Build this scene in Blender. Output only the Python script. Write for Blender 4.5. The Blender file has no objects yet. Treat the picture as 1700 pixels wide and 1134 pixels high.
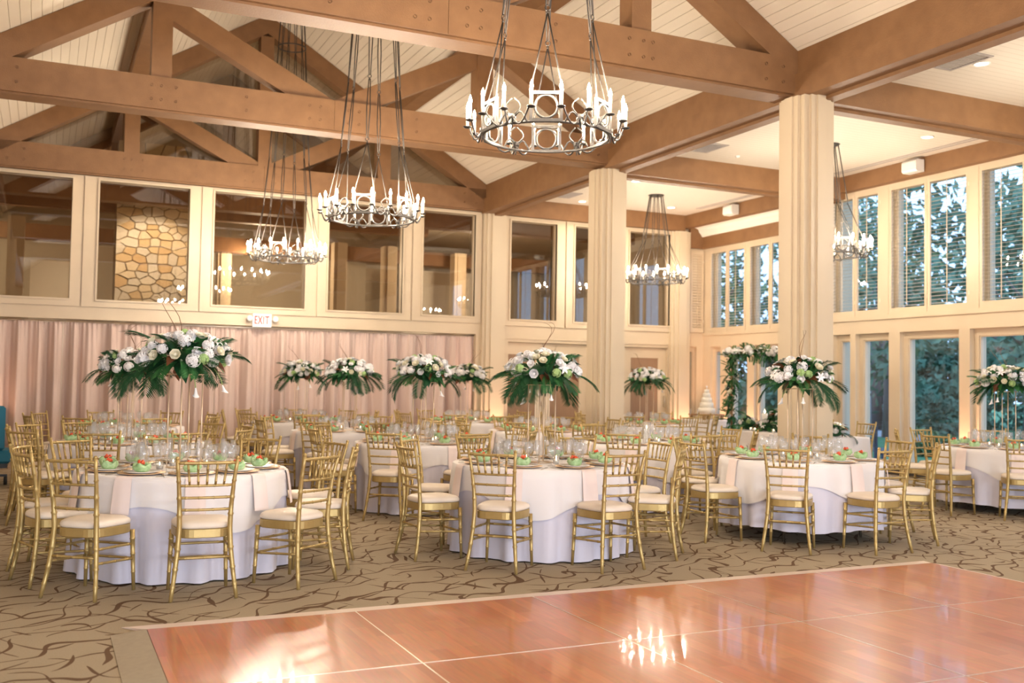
import bpy, bmesh, math, random
from mathutils import Matrix, Vector, Euler
sc = bpy.context.scene
COL = sc.collection
PI = math.pi
R = math.radians

# ------------------------------------------------------------------ camera
YAW, PITCH, ROLL, FPX, EYE = R(24.9511), R(2.27814), R(0.91989), 1665.1, 1.46
fw = Vector((math.sin(YAW)*math.cos(PITCH), math.cos(YAW)*math.cos(PITCH), math.sin(PITCH)))
rt = Vector((math.cos(YAW), -math.sin(YAW), 0)); up = rt.cross(fw)
r2 = rt*math.cos(ROLL) + up*math.sin(ROLL); u2 = -rt*math.sin(ROLL) + up*math.cos(ROLL)
cam_d = bpy.data.cameras.new('camera'); cam = bpy.data.objects.new('camera', cam_d); COL.objects.link(cam)
cam.matrix_world = Matrix(((r2.x, u2.x, -fw.x, 0), (r2.y, u2.y, -fw.y, 0), (r2.z, u2.z, -fw.z, EYE), (0, 0, 0, 1)))
cam_d.sensor_width = 36; cam_d.lens = 36*FPX/1700; cam_d.clip_start = 0.05; cam_d.clip_end = 300
cam_d.dof.use_dof = True; cam_d.dof.focus_distance = 7.8; cam_d.dof.aperture_fstop = 2.0
sc.camera = cam

# ------------------------------------------------------------------ world, exposure, large lights
world = bpy.data.worlds.new('world'); sc.world = world; world.use_nodes = True
wb = world.node_tree.nodes['Background']; wb.inputs[0].default_value = (0.42, 0.65, 1.0, 1); wb.inputs[1].default_value = 3.0
vs = sc.view_settings; vs.view_transform = 'Standard'; vs.look = 'None'; vs.gamma = 1; vs.use_curve_mapping = False
vs.exposure = 0.28
sc.cycles.max_bounces = 8; sc.cycles.transparent_max_bounces = 16; sc.cycles.caustics_reflective = False; sc.cycles.caustics_refractive = False
sc.cycles.sample_clamp_indirect = 6

WARM = (1.0, 0.86, 0.68)
P_BULB, P_BULB_AISLE, P_DOWN, P_UP = 1600, 950, 60, 95
P_FILL = 1350     # added area panels for front fill, standing in for daylight from behind the camera
def area(name, loc, rot, sx, sy, power, color):
    l = bpy.data.lights.new(name, 'AREA'); l.shape = 'RECTANGLE'; l.size = sx; l.size_y = sy; l.energy = power; l.color = color
    o = bpy.data.objects.new(name, l); COL.objects.link(o); o.location = loc; o.rotation_euler = rot; return o
for k in range(4):
    area('window_daylight', (-3.6 + k*4.1, -6.30, 1.75), (R(90), 0, 0), 2.6, 2.6, P_FILL/4, (0.90, 0.93, 1.0))

# ------------------------------------------------------------------ materials
MATS = {}
def mat(name, col=(.8, .8, .8), rough=.5, metal=0., emit=None, estr=0., noise=None, bump=0., bscale=40., coat=0., spec=.5, trans=0., sheen=0.):
    m = bpy.data.materials.new(name); m.use_nodes = True; MATS[name] = m
    nt = m.node_tree; b = nt.nodes['Principled BSDF']
    b.inputs['Base Color'].default_value = (*col, 1); b.inputs['Roughness'].default_value = rough; b.inputs['Metallic'].default_value = metal
    b.inputs['Specular IOR Level'].default_value = spec
    if coat: b.inputs['Coat Weight'].default_value = coat; b.inputs['Coat Roughness'].default_value = .12
    if sheen: b.inputs['Sheen Weight'].default_value = sheen
    if emit: b.inputs['Emission Color'].default_value = (*emit, 1); b.inputs['Emission Strength'].default_value = estr
    tc = nt.nodes.new('ShaderNodeTexCoord')
    if noise:   # (second colour, scale, stretch)
        mp = nt.nodes.new('ShaderNodeMapping'); mp.inputs['Scale'].default_value = noise[2] if len(noise) > 2 else (1, 1, 1)
        nt.links.new(tc.outputs['Object'], mp.inputs[0])
        n = nt.nodes.new('ShaderNodeTexNoise'); n.inputs['Scale'].default_value = noise[1]; n.inputs['Detail'].default_value = 4
        nt.links.new(mp.outputs[0], n.inputs['Vector'])
        r = nt.nodes.new('ShaderNodeValToRGB'); r.color_ramp.elements[0].position = .3; r.color_ramp.elements[1].position = .7
        r.color_ramp.elements[0].color = (*col, 1); r.color_ramp.elements[1].color = (*noise[0], 1)
        nt.links.new(n.outputs['Fac'], r.inputs[0]); nt.links.new(r.outputs[0], b.inputs['Base Color'])
    if bump:
        n2 = nt.nodes.new('ShaderNodeTexNoise'); n2.inputs['Scale'].default_value = bscale; n2.inputs['Detail'].default_value = 3
        nt.links.new(tc.outputs['Object'], n2.inputs['Vector'])
        bp = nt.nodes.new('ShaderNodeBump'); bp.inputs['Strength'].default_value = bump; bp.inputs['Distance'].default_value = .02
        nt.links.new(n2.outputs['Fac'], bp.inputs['Height']); nt.links.new(bp.outputs[0], b.inputs['Normal'])
    return m
def N(m, t, **kw):
    n = m.node_tree.nodes.new('ShaderNode'+t)
    for k, v in kw.items():
        if k in n.inputs: n.inputs[k].default_value = v
        else: setattr(n, k, v)
    return n
def L(m, a, b): m.node_tree.links.new(a, b)
def math_(m, op, a, b=None):
    n = N(m, 'Math', operation=op)
    for i, v in enumerate((a, b)):
        if v is None: continue
        if isinstance(v, (int, float)): n.inputs[i].default_value = v
        else: L(m, v, n.inputs[i])
    return n.outputs[0]

mat('cream_paint', (.62, .495, .345), .45, noise=((.59, .47, .325), 3.0))
mat('column_paint', (.62, .505, .355), .45)
mat('brown_beam', (.240, .120, .049), .6, noise=((.200, .096, .038), 5, (1, 1, 1)), bump=.15, bscale=60)
mat('beam_bolt', (.16, .08, .04), .6)
mat('ceiling_board', (.80, .71, .58), .55)
mat('board_groove', (.40, .32, .23), .7)
mat('aisle_ceiling', (.72, .65, .555), .55)
mat('curtain', (.62, .47, .405), .8, sheen=.1)
mat('linen', (.80, .76, .75), .8, bump=.08, bscale=300, sheen=.2)
mat('linen_under', (.67, .64, .73), .8, sheen=.2)
mat('napkin', (.82, .70, .66), .8)
mat('gold', (.52, .375, .15), .40, metal=.55, noise=((.45, .32, .12), 9))
mat('gold_rod', (.72, .55, .38), .35, metal=.5)
mat('gold_plate', (.80, .55, .34), .35, metal=.45)
mat('cushion', (.80, .70, .58), .5, noise=((.76, .65, .53), 8))
mat('porcelain', (.86, .82, .78), .2, coat=.5)
mat('black_base', (.015, .013, .012), .4)
mat('salad_green', (.27, .47, .20), .5, noise=((.50, .66, .38), 40))
mat('salad_red', (.75, .10, .035), .4)
mat('cutlery', (.75, .72, .68), .2, metal=1)
mat('iron', (.055, .048, .042), .45, metal=.35, noise=((.085, .075, .065), 30))
mat('wire', (.075, .062, .052), .5, metal=.6)
mat('candle_wax', (.86, .76, .58), .5, emit=(1, .72, .40), estr=.35)
mat('candle_white', (.85, .82, .78), .5)
mat('bulb', (1, .9, .7), .3, emit=(1, .86, .68), estr=P_BULB)
mat('bulb_aisle', (1, .9, .7), .3, emit=(1, .86, .68), estr=P_BULB_AISLE)
mat('flame', (1, .8, .5), .3, emit=(1, .72, .34), estr=14); MATS['flame'].cycles.emission_sampling = 'NONE'
mat('lamp_disc', (1, .95, .85), .3, emit=(1, .88, .70), estr=9); MATS['lamp_disc'].cycles.emission_sampling = 'NONE'
mat('white_plastic', (.78, .75, .70), .4)
mat('exit_red', (.8, .02, .02), .4, emit=(1, .03, .02), estr=.8)
mat('exit_face', (.85, .80, .76), .4, emit=(1, .9, .85), estr=.08)
mat('vent_grey', (.42, .37, .34), .6)
mat('leaf_dark', (.008, .050, .018), .55, noise=((.016, .082, .026), 14), spec=.25)
mat('leaf_mid', (.020, .105, .028), .55, noise=((.042, .165, .042), 14), spec=.25)
mat('leaf_rust', (.17, .055, .02), .5)
mat('petal_white', (.90, .87, .85), .6)
mat('petal_cream', (.85, .80, .62), .6)
mat('petal_green', (.45, .62, .25), .6)
mat('twig', (.20, .10, .05), .7)
mat('stem_green', (.30, .42, .14), .5)
mat('door_brown', (.30, .18, .105), .55, noise=((.27, .16, .09), 6, (6, 6, .5)))
mat('metal_trim', (.80, .72, .60), .3, metal=.9)
mat('floor_border', (.36, .30, .215), .6, noise=((.32, .265, .19), 30))
mat('floor_border_far', (.72, .58, .48), .4)  # pale tone has the reflected glare painted into the ramp colour
mat('wood_stand', (.33, .18, .08), .5)
mat('teal_fabric', (.01, .13, .21), .7)
mat('black_rubber', (.02, .02, .02), .6)
mat('icing', (.85, .80, .70), .5)
mat('bark', (.10, .085, .075), .9, noise=((.16, .14, .13), 6, (1, 1, .2)))
mat('tree_leaf', (.085, .16, .115), .8, noise=((.14, .24, .16), 2), spec=.1)
mat('tree_leaf_pale', (.10, .18, .08), .6, noise=((.16, .25, .10), 2))
mat('lawn', (.05, .16, .07), .95, noise=((.08, .20, .08), 3), bump=.3, bscale=20)
mat('paving', (.30, .32, .36), .9, noise=((.36, .38, .42), 2))
mat('dark_base', (.05, .04, .035), .6)
mat('pale_siding', (.62, .66, .74), .8)
mat('roof_grey', (.10, .10, .12), .8)
mat('bench_wood', (.045, .06, .085), .6)
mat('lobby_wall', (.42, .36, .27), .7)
mat('plaster_white', (.78, .73, .64), .6)
mat('mortar', (.30, .24, .17), .9)

# glass: clear with mirror-like reflection
def glass(name, tint, ior, rough=.0, sparkle=0.):
    m = bpy.data.materials.new(name); m.use_nodes = True; MATS[name] = m; nt = m.node_tree
    nt.nodes.remove(nt.nodes['Principled BSDF'])
    t = N(m, 'BsdfTransparent'); t.inputs[0].default_value = (*tint, 1)
    g = N(m, 'BsdfGlossy'); g.inputs['Roughness'].default_value = rough
    f = N(m, 'Fresnel'); ge = N(m, 'NewGeometry')      # both faces of a pane reflect alike
    L(m, math_(m, 'ADD', ior, math_(m, 'MULTIPLY', ge.outputs['Backfacing'], 1/ior-ior)), f.inputs['IOR'])
    mx = N(m, 'MixShader'); L(m, f.outputs[0], mx.inputs[0]); L(m, t.outputs[0], mx.inputs[1]); L(m, g.outputs[0], mx.inputs[2])
    last = mx
    if sparkle:     # faint body of painted-in glints: white diffuse mixed over the clear glass
        d = N(m, 'BsdfDiffuse'); d.inputs[0].default_value = (.9, .9, .9, 1); last = N(m, 'MixShader'); last.inputs[0].default_value = sparkle
        L(m, mx.outputs[0], last.inputs[1]); L(m, d.outputs[0], last.inputs[2])
    L(m, last.outputs[0], nt.nodes['Material Output'].inputs[0])
glass('window_glass', (.92, .94, .95), 1.5)
glass('dark_glass', (.80, .74, .66), 2.0)
glass('glassware', (.99, .99, .99), 1.7, .05, .07)

# stone: a colour for each stone
m = mat('stone', (.5, .42, .3), .85, bump=.5, bscale=14)
oi = N(m, 'ObjectInfo'); cr = N(m, 'ValToRGB'); e = cr.color_ramp.elements
e[0].color = (.56, .52, .44, 1); e[1].color = (.55, .38, .20, 1)
for p, c in ((.35, (.68, .63, .53)), (.6, (.66, .57, .42)), (.8, (.62, .49, .30))):
    x = e.new(p); x.color = (*c, 1)
L(m, oi.outputs['Random'], cr.inputs[0]); L(m, cr.outputs[0], m.node_tree.nodes['Principled BSDF'].inputs['Base Color'])

# beadboard grooves on the flat aisle ceiling
m = MATS['aisle_ceiling']; b = m.node_tree.nodes['Principled BSDF']
tc = N(m, 'TexCoord'); sx = N(m, 'SeparateXYZ'); L(m, tc.outputs['Object'], sx.inputs[0])
fr = math_(m, 'FRACT', math_(m, 'MULTIPLY', sx.outputs['Y'], 9.0)); g = math_(m, 'LESS_THAN', fr, .10)
mx = N(m, 'MixRGB'); mx.inputs[1].default_value = (.72, .65, .555, 1); mx.inputs[2].default_value = (.60, .53, .435, 1)
L(m, g, mx.inputs[0]); L(m, mx.outputs[0], b.inputs['Base Color'])

# carpet: tan pile with trailing brown vines
m = mat('carpet', (.33, .25, .165), .95, spec=.1); b = m.node_tree.nodes['Principled BSDF']
tc = N(m, 'TexCoord')
def vines(rot, scl, sc_, dist, width, off, cut, dscale=1.3):
    mp = N(m, 'Mapping'); mp.inputs['Rotation'].default_value = (0, 0, rot); mp.inputs['Scale'].default_value = (*scl, 1); mp.inputs['Location'].default_value = (off, off*.7, 0)
    L(m, tc.outputs['Object'], mp.inputs[0])
    w = N(m, 'TexWave', wave_type='BANDS', bands_direction='X', wave_profile='SIN')
    w.inputs['Scale'].default_value = sc_; w.inputs['Distortion'].default_value = dist; w.inputs['Detail'].default_value = 0.4; w.inputs['Detail Scale'].default_value = dscale
    L(m, mp.outputs[0], w.inputs['Vector'])
    nz = N(m, 'TexNoise'); nz.inputs['Scale'].default_value = 3.0; nz.inputs['Detail'].default_value = 0; L(m, mp.outputs[0], nz.inputs['Vector'])
    wd = math_(m, 'MULTIPLY', math_(m, 'SUBTRACT', nz.outputs['Fac'], cut), width)
    d = math_(m, 'SUBTRACT', 1.0, w.outputs['Fac'])
    return math_(m, 'LESS_THAN', d, wd)
v1 = vines(R(70), (1.5, 1.05), 1.0, 5.5, .06, 0, .22, 2.0)
v2 = vines(R(42), (1.6, 1.1), 1.0, 8.0, .13, 7.3, .44, 1.8)
v3 = vines(R(-60), (1.6, 1.1), .9, 8.0, .13, 3.1, .45, 1.8)
v = math_(m, 'MAXIMUM', v1, math_(m, 'MAXIMUM', v2, v3))
pile = N(m, 'TexNoise'); pile.inputs['Scale'].default_value = 140; L(m, tc.outputs['Object'], pile.inputs['Vector'])
c1 = N(m, 'MixRGB'); c1.inputs[1].default_value = (.30, .240, .162, 1); c1.inputs[2].default_value = (.43, .355, .255, 1); L(m, pile.outputs['Fac'], c1.inputs[0])
c2 = N(m, 'MixRGB'); c2.inputs[2].default_value = (.14, .085, .05, 1); L(m, v, c2.inputs[0]); L(m, c1.outputs[0], c2.inputs[1])
L(m, c2.outputs[0], b.inputs['Base Color'])
bp = N(m, 'Bump'); bp.inputs['Strength'].default_value = .3; bp.inputs['Distance'].default_value = .01; L(m, pile.outputs['Fac'], bp.inputs['Height']); L(m, bp.outputs[0], b.inputs['Normal'])

# parquet of the dance floor: strips running away from the camera
m = mat('parquet', (.4, .15, .06), .28, coat=.30, spec=.35)
m.node_tree.nodes['Principled BSDF'].inputs['Coat Roughness'].default_value = .05
b = m.node_tree.nodes['Principled BSDF']
tc = N(m, 'TexCoord'); oi = N(m, 'ObjectInfo')
vm = N(m, 'VectorMath', operation='ADD'); L(m, tc.outputs['Object'], vm.inputs[0])
cmb = N(m, 'CombineXYZ'); L(m, math_(m, 'MULTIPLY', oi.outputs['Random'], 37.0), cmb.inputs[0]); L(m, cmb.outputs[0], vm.inputs[1])
br = N(m, 'TexBrick'); br.offset = .37; mp = N(m, 'Mapping'); mp.inputs['Rotation'].default_value = (0, 0, R(90)); L(m, vm.outputs[0], mp.inputs[0]); L(m, mp.outputs[0], br.inputs['Vector'])
br.inputs['Scale'].default_value = 1; br.inputs['Brick Width'].default_value = .62; br.inputs['Row Height'].default_value = .102; br.inputs['Mortar Size'].default_value = 0.0005
br.inputs['Color1'].default_value = (.42, .135, .050, 1); br.inputs['Color2'].default_value = (.54, .195, .078, 1); br.inputs['Mortar'].default_value = (.30, .11, .045, 1)
gm = N(m, 'Mapping'); gm.inputs['Scale'].default_value = (14, 1.2, 1); L(m, vm.outputs[0], gm.inputs[0])
gn = N(m, 'TexNoise'); gn.inputs['Scale'].default_value = 4; gn.inputs['Detail'].default_value = 6; L(m, gm.outputs[0], gn.inputs['Vector'])
gx = N(m, 'MixRGB', blend_type='MULTIPLY'); gx.inputs[0].default_value = .5; L(m, br.outputs['Color'], gx.inputs[1]); L(m, gn.outputs['Color'], gx.inputs[2])
gr = N(m, 'MixRGB', blend_type='MULTIPLY'); gr.inputs[0].default_value = 1; gr.inputs[2].default_value = (1.3, 1.3, 1.3, 1); L(m, gx.outputs[0], gr.inputs[1])
hs = N(m, 'HueSaturation'); hs.inputs['Saturation'].default_value = 1.0; L(m, gr.outputs[0], hs.inputs['Color']); L(m, hs.outputs[0], b.inputs['Base Color'])

# ------------------------------------------------------------------ mesh helpers
class MB:
    def __init__(s): s.v = []; s.f = []
    def face(s, pts):
        n = len(s.v); s.v += [tuple(p) for p in pts]; s.f.append(tuple(range(n, n+len(pts)))); return s
    def box(s, x0, x1, y0, y1, z0, z1, M=None):
        n = len(s.v); c = [(x0, y0, z0), (x1, y0, z0), (x1, y1, z0), (x0, y1, z0), (x0, y0, z1), (x1, y0, z1), (x1, y1, z1), (x0, y1, z1)]
        if M is not None: c = [tuple(M @ Vector(p)) for p in c]
        s.v += c
        s.f += [tuple(n+i for i in q) for q in ((0, 3, 2, 1), (4, 5, 6, 7), (0, 1, 5, 4), (1, 2, 6, 5), (2, 3, 7, 6), (3, 0, 4, 7))]; return s
    def prism(s, poly, y0, y1):     # polygon in x,z extruded along y
        n = len(s.v); k = len(poly); s.v += [(x, y0, z) for x, z in poly] + [(x, y1, z) for x, z in poly]
        s.f.append(tuple(range(n, n+k))); s.f.append(tuple(range(n+2*k-1, n+k-1, -1)))
        s.f += [(n+i, n+k+i, n+k+(i+1) % k, n+(i+1) % k) for i in range(k)]; return s
    def tube(s, pts, rad, n=8, cap=True, flat=1.0):
        pts = [Vector(p) for p in pts]; k = len(pts)
        rads = rad if isinstance(rad, (list, tuple)) else [rad]*k
        base = len(s.v); prev = None
        for i, p in enumerate(pts):
            t = (pts[min(i+1, k-1)]-pts[max(i-1, 0)]).normalized()
            if prev is None:
                a = Vector((0, 0, 1)) if abs(t.z) < .9 else Vector((1, 0, 0)); x = t.cross(a).normalized()
            else: x = (prev-t*prev.dot(t)).normalized()
            prev = x; y = t.cross(x)
            for j in range(n):
                q = 2*PI*j/n; s.v.append(tuple(p+(x*math.cos(q)+y*math.sin(q)*flat)*rads[i]))
        for i in range(k-1):
            for j in range(n):
                a = base+i*n+j; b_ = base+i*n+(j+1) % n; s.f.append((a, b_, b_+n, a+n))
        if cap: s.f.append(tuple(base+j for j in range(n-1, -1, -1))); s.f.append(tuple(base+(k-1)*n+j for j in range(n)))
        return s
    def lathe(s, prof, n=16, c=(0, 0, 0), close=False):
        base = len(s.v)
        for r, z in prof:
            for j in range(n):
                q = 2*PI*j/n; s.v.append((c[0]+r*math.cos(q), c[1]+r*math.sin(q), c[2]+z))
        for i in range(len(prof)-1):
            for j in range(n):
                a = base+i*n+j; b_ = base+i*n+(j+1) % n; s.f.append((a, b_, b_+n, a+n))
        return s
    def ball(s, c, r, n=8, m_=5, sz=1.0):
        return s.lathe([(max(r*math.sin(PI*i/m_), 1e-4), -r*sz*math.cos(PI*i/m_)) for i in range(m_+1)], n, c)
    def ring(s, c, R_, r, axis, n=16, k=6):   # torus with given axis
        axis = Vector(axis).normalized(); a = Vector((0, 0, 1)) if abs(axis.z) < .9 else Vector((1, 0, 0)); x = axis.cross(a).normalized(); y = axis.cross(x)
        base = len(s.v); c = Vector(c)
        for i in range(n):
            q = 2*PI*i/n; d = x*math.cos(q)+y*math.sin(q)
            for j in range(k):
                w = 2*PI*j/k; s.v.append(tuple(c+d*(R_+r*math.cos(w))+axis*r*math.sin(w)))
        for i in range(n):
            for j in range(k):
                s.f.append((base+i*k+j, base+((i+1) % n)*k+j, base+((i+1) % n)*k+(j+1) % k, base+i*k+(j+1) % k))
        return s
    def add(s, me, M):
        n = len(s.v); s.v += [tuple(M @ v.co) for v in me.vertices]; s.f += [tuple(n+i for i in p.vertices) for p in me.polygons]; return s
    def mesh(s, name, m, smooth=False):
        me = bpy.data.meshes.new(name); me.from_pydata(s.v, [], s.f); me.validate(); me.materials.append(MATS[m])
        if smooth: me.polygons.foreach_set('use_smooth', [True]*len(me.polygons))
        me.update(); return me

def link(name, me, parent=None, loc=None, M=None):
    o = bpy.data.objects.new(name, me); COL.objects.link(o)
    if parent is not None: o.parent = parent
    if M is not None: o.matrix_local = M
    elif loc is not None: o.location = loc
    return o
def tag(o, label, cat, group=None):
    o['label'] = label; o['category'] = cat
    if group: o['group'] = group
    return o
def thing(name, label, cat, loc=(0, 0, 0), rz=0, group=None):
    o = link(name, None, loc=loc); o.rotation_euler = (0, 0, rz); o.empty_display_size = .1; return tag(o, label, cat, group)
def struct(name, mb, m, parent=None, smooth=False):
    o = link(name, mb if isinstance(mb, bpy.types.Mesh) else mb.mesh(name, m, smooth), parent)
    if parent is None: o['kind'] = 'structure'
    return o
JOINED = {'dark_foliage', 'green_foliage', 'rust_leaves', 'white_blooms', 'cream_blooms', 'green_blooms', 'calla_stems', 'curly_twigs'}   # far flowers, too small to pick apart
# a kit is a list of parts: (name, mesh, matrix or None, [sub-parts])
def spawn(kit, name, label, cat, loc, rz=0, group=None, sc_=1.0):
    root = thing(name, label, cat, loc, rz, group)
    if sc_ != 1.0: root.scale = (sc_,)*3
    for p in kit:
        o = link(p[0], p[1], root, M=p[2] if len(p) > 2 else None)
        if p[0] in JOINED: o['kind'] = 'stuff'
        for q in (p[3] if len(p) > 3 else ()): link(q[0], q[1], o, M=q[2] if len(q) > 2 else None)
    return root
def one(name, me, label, cat, loc, rz=0, group=None):
    o = link(name, me, loc=loc); o.rotation_euler = (0, 0, rz); return tag(o, label, cat, group)
def light(kind, name, loc, power, color, parent=None, radius=.1, spot=None, aim=None, blend=.6):
    l = bpy.data.lights.new(name, kind); l.energy = power; l.color = color; l.shadow_soft_size = radius
    if spot: l.spot_size = R(spot); l.spot_blend = blend
    o = bpy.data.objects.new(name, l); COL.objects.link(o); o.location = loc
    if aim is not None: o.rotation_euler = Vector(aim).to_track_quat('-Z', 'Y').to_euler()
    if parent is not None: o.parent = parent
    return o

# ------------------------------------------------------------------ room dimensions (metres; camera at the origin, x along the trusses, y in depth)
XL, XR, XC, XW, XB = -1.02, 8.09, 3.535, 12.95, 13.40
YB, YF = 18.6, -6.0
Y1, Y2 = 9.22, 13.85
ZT0, ZT1, ZRIDGE, SLOPE = 4.90, 5.32, 8.15, .615
ZA = 5.20
YLOB = 27.0

# floor and outside ground
struct('floor', MB().box(-7, XB+.2, YF, YLOB, -.12, 0), 'carpet')

# wall tiling with openings: axis 'x' = wall runs along x at a given y range; 'y' = runs along y
def wall_cells(u0, u1, z0, z1, holes):
    us = sorted({u0, u1, *[min(max(h[i], u0), u1) for h in holes for i in (0, 1)]}); out = []
    for a, b_ in zip(us, us[1:]):
        if b_-a < 1e-5: continue
        hs = sorted([(h[2], h[3]) for h in holes if h[0] < (a+b_)/2 < h[1]]); z = z0
        for p, q in hs:
            if p > z: out.append((a, b_, z, p))
            z = max(z, q)
        if z < z1: out.append((a, b_, z, z1))
    return out
def wall(name, axis, p0, p1, u0, u1, z0, z1, holes, m='cream_paint'):
    mb = MB()
    for a, b_, c, d in wall_cells(u0, u1, z0, z1, holes):
        if axis == 'x': mb.box(a, b_, p0, p1, c, d)
        else: mb.box(p0, p1, a, b_, c, d)
    return struct(name, mb, m)
wincount = [0]
def window(axis, face, depth, u0, u1, z0, z1, fu, fz, proud=.03, mglass='window_glass', frame_mat='cream_paint', gap=.0, glass_in=.10):
    """opening u0..u1 x z0..z1 seen; frame of width fu/fz standing around the pane; face = room side coordinate, depth sign = away from the room"""
    wincount[0] += 1; root = link('window_%d' % wincount[0], None); root['kind'] = 'structure'
    def B(mb, a, b_, c, d, n0, n1):
        n0, n1 = sorted((n0, n1))
        if axis == 'x': mb.box(a, b_, n0, n1, c, d)
        else: mb.box(n0, n1, a, b_, c, d)
        return mb
    f0, f1 = face-depth*proud, face+depth*.16
    mb = MB(); B(mb, u0, u0+fu, z0, z1, f0, f1); B(mb, u1-fu, u1, z0, z1, f0, f1); B(mb, u0+fu, u1-fu, z0, z0+fz, f0, f1); B(mb, u0+fu, u1-fu, z1-fz, z1, f0, f1)
    link('window_frame', mb.mesh('window_frame', frame_mat), root)
    w = .018; g = face+depth*.02; mb = MB()
    a, b_, c, d = u0+fu, u1-fu, z0+fz, z1-fz
    B(mb, a, a+w, c, d, g, g+depth*.04); B(mb, b_-w, b_, c, d, g, g+depth*.04); B(mb, a+w, b_-w, c, c+w, g, g+depth*.04); B(mb, a+w, b_-w, d-w, d, g, g+depth*.04)
    link('glazing_bead', mb.mesh('glazing_bead', frame_mat), root)
    link('pane', B(MB(), a+.004, b_-.004, c+.004, d-.004, face+depth*(glass_in-.004), face+depth*(glass_in+.004)).mesh('pane', mglass), root)
    return root

# back wall of the nave: five wide windows above the draped opening
UP = [(-2.9, -1.30), (-.98, .50), (.53, 2.44), (2.47, 4.56), (4.59, 6.44), (6.47, 7.93)]
GL = [(-2.7, -1.5), (-.80, .34), (.77, 2.26), (2.69, 4.35), (4.79, 6.26), (6.68, 7.79)]
AUP = [(8.42, 9.84), (9.87, 11.18), (11.21, 12.66)]
AGL = [(8.58, 9.64), (10.07, 10.98), (11.42, 12.46)]
holes = [(a+.01, b_-.01, 2.62, 4.86) for a, b_ in UP] + [(-1.0, 7.85, -1, 2.40)]
wall('wall_back', 'x', YB, YB+.28, -6.2, XR+.2, 0, ZT1, holes)
holes = [(a+.01, b_-.01, 2.60, 4.84) for a, b_ in AUP] + [(8.52, 10.58, -1, 2.33), (11.20, 12.52, -1, 2.31)]
wall('wall_back', 'x', YB, YB+.28, XR+.2, XW+.02, 0, ZA, holes)
def win_lr(axis, face, depth, u, g, z0, z1, gz0, gz1, mg):
    """window whose pane is not centred: separate stiles"""
    wincount[0] += 1; root = link('window_%d' % wincount[0], None); root['kind'] = 'structure'
    mb = MB(); y0, y1 = face-.035, face+.16
    mb.box(u[0], g[0], y0, y1, z0, z1); mb.box(g[1], u[1], y0, y1, z0, z1); mb.box(g[0], g[1], y0, y1, z0, gz0); mb.box(g[0], g[1], y0, y1, gz1, z1)
    link('window_frame', mb.mesh('window_frame', 'cream_paint'), root)
    w = .03; mb = MB(); y0, y1 = face-.06, face+.02
    mb.box(g[0]-w, g[0], y0, y1, gz0-w, gz1+w); mb.box(g[1], g[1]+w, y0, y1, gz0-w, gz1+w); mb.box(g[0], g[1], y0, y1, gz0-w, gz0); mb.box(g[0], g[1], y0, y1, gz1, gz1+w)
    link('window_trim', mb.mesh('window_trim', 'cream_paint'), root)
    link('pane', MB().box(g[0]-.002, g[1]+.002, face+.10, face+.108, gz0-.002, gz1+.002).mesh('pane', mg), root)
for u, g in zip(UP, GL): win_lr('x', YB, 1, u, g, 2.62, 4.86, 2.75, 4.80, 'dark_glass')
for u, g in zip(AUP, AGL): win_lr('x', YB, 1, u, g, 2.60, 4.84, 2.735, 4.755, 'dark_glass')

# double doors under the aisle windows
doorcount = [0]
def door(u0, u1, ztop, leaves, panel):
    doorcount[0] += 1; root = link('door_%d' % doorcount[0], None); root['kind'] = 'structure'
    y0 = YB+.10
    mb = MB().box(u0, u0+.06, YB+.02, YB+.2, 0, ztop).box(u1-.06, u1, YB+.02, YB+.2, 0, ztop).box(u0+.06, u1-.06, YB+.02, YB+.2, ztop-.06, ztop)
    link('door_frame', mb.mesh('door_frame', 'cream_paint'), root)
    for (a, b_), (p, q) in zip(leaves, panel):
        mb = MB()
        for c in wall_cells(a, b_, .01, ztop-.07, [(p, q, .26, 2.02)]): mb.box(c[0], c[1], y0, y0+.05, c[2], c[3])
        lf = link('door_leaf', mb.mesh('door_leaf', 'cream_paint'), root)
        link('door_panel', MB().box(p, q, y0+.015, y0+.035, .26, 2.02).mesh('door_panel', 'door_brown'), lf)
        link('door_handle', MB().tube([(b_-.05, y0-.05, .95), (b_-.05, y0-.05, 1.2)], .012, 8).tube([(b_-.05, y0+.01, .97), (b_-.05, y0-.05, .97)], .009, 6).tube([(b_-.05, y0+.01, 1.18), (b_-.05, y0-.05, 1.18)], .009, 6).mesh('door_handle', 'metal_trim', True), lf)
    return root
door(8.52, 10.58, 2.33, [(8.585, 9.41), (9.42, 10.52)], [(8.62, 9.25), (9.58, 10.28)])
door(11.20, 12.52, 2.31, [(11.265, 12.46)], [(11.56, 12.26)])

# right wall: tall glazing below, shuttered windows above, with a deeper bay at the far end
WR = [(12.90, 14.09), (11.07, 12.71), (9.25, 10.89), (7.45, 9.08), (5.6, 7.25), (3.8, 5.4)]
LR = [(13.60, 14.02), (12.70, 13.47), (11.26, 12.46), (9.98, 11.06), (8.3, 9.6), (6.6, 7.9), (4.9, 6.2)]
holes = [(a, b_, 2.70, 4.90) for a, b_ in WR] + [(a, b_, .10, 2.39) for a, b_ in LR]
wall('wall_right', 'y', XW, XW+.30, YF, 14.45, 0, ZA, holes)
holes = [(17.12, 18.38, 2.62, 4.46), (15.62, 17.02, 2.62, 4.46), (17.98, 18.34, .10, 2.30), (17.05, 17.72, .10, 2.30), (15.68, 16.82, .10, 2.30), (14.6, 15.45, .10, 2.30)]
wall('wall_right', 'y', XB, XB+.28, 14.45, YB+.02, 0, ZA, holes)
wall('wall_bay', 'x', YB+.02, YB+.30, XW+.02, XB+.28, 0, ZA, [(12.985, 13.23, .10, 2.30)])
wall('wall_bay', 'x', 14.15, 14.45, XW+.30, XB+.28, 0, ZA, [])
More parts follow.
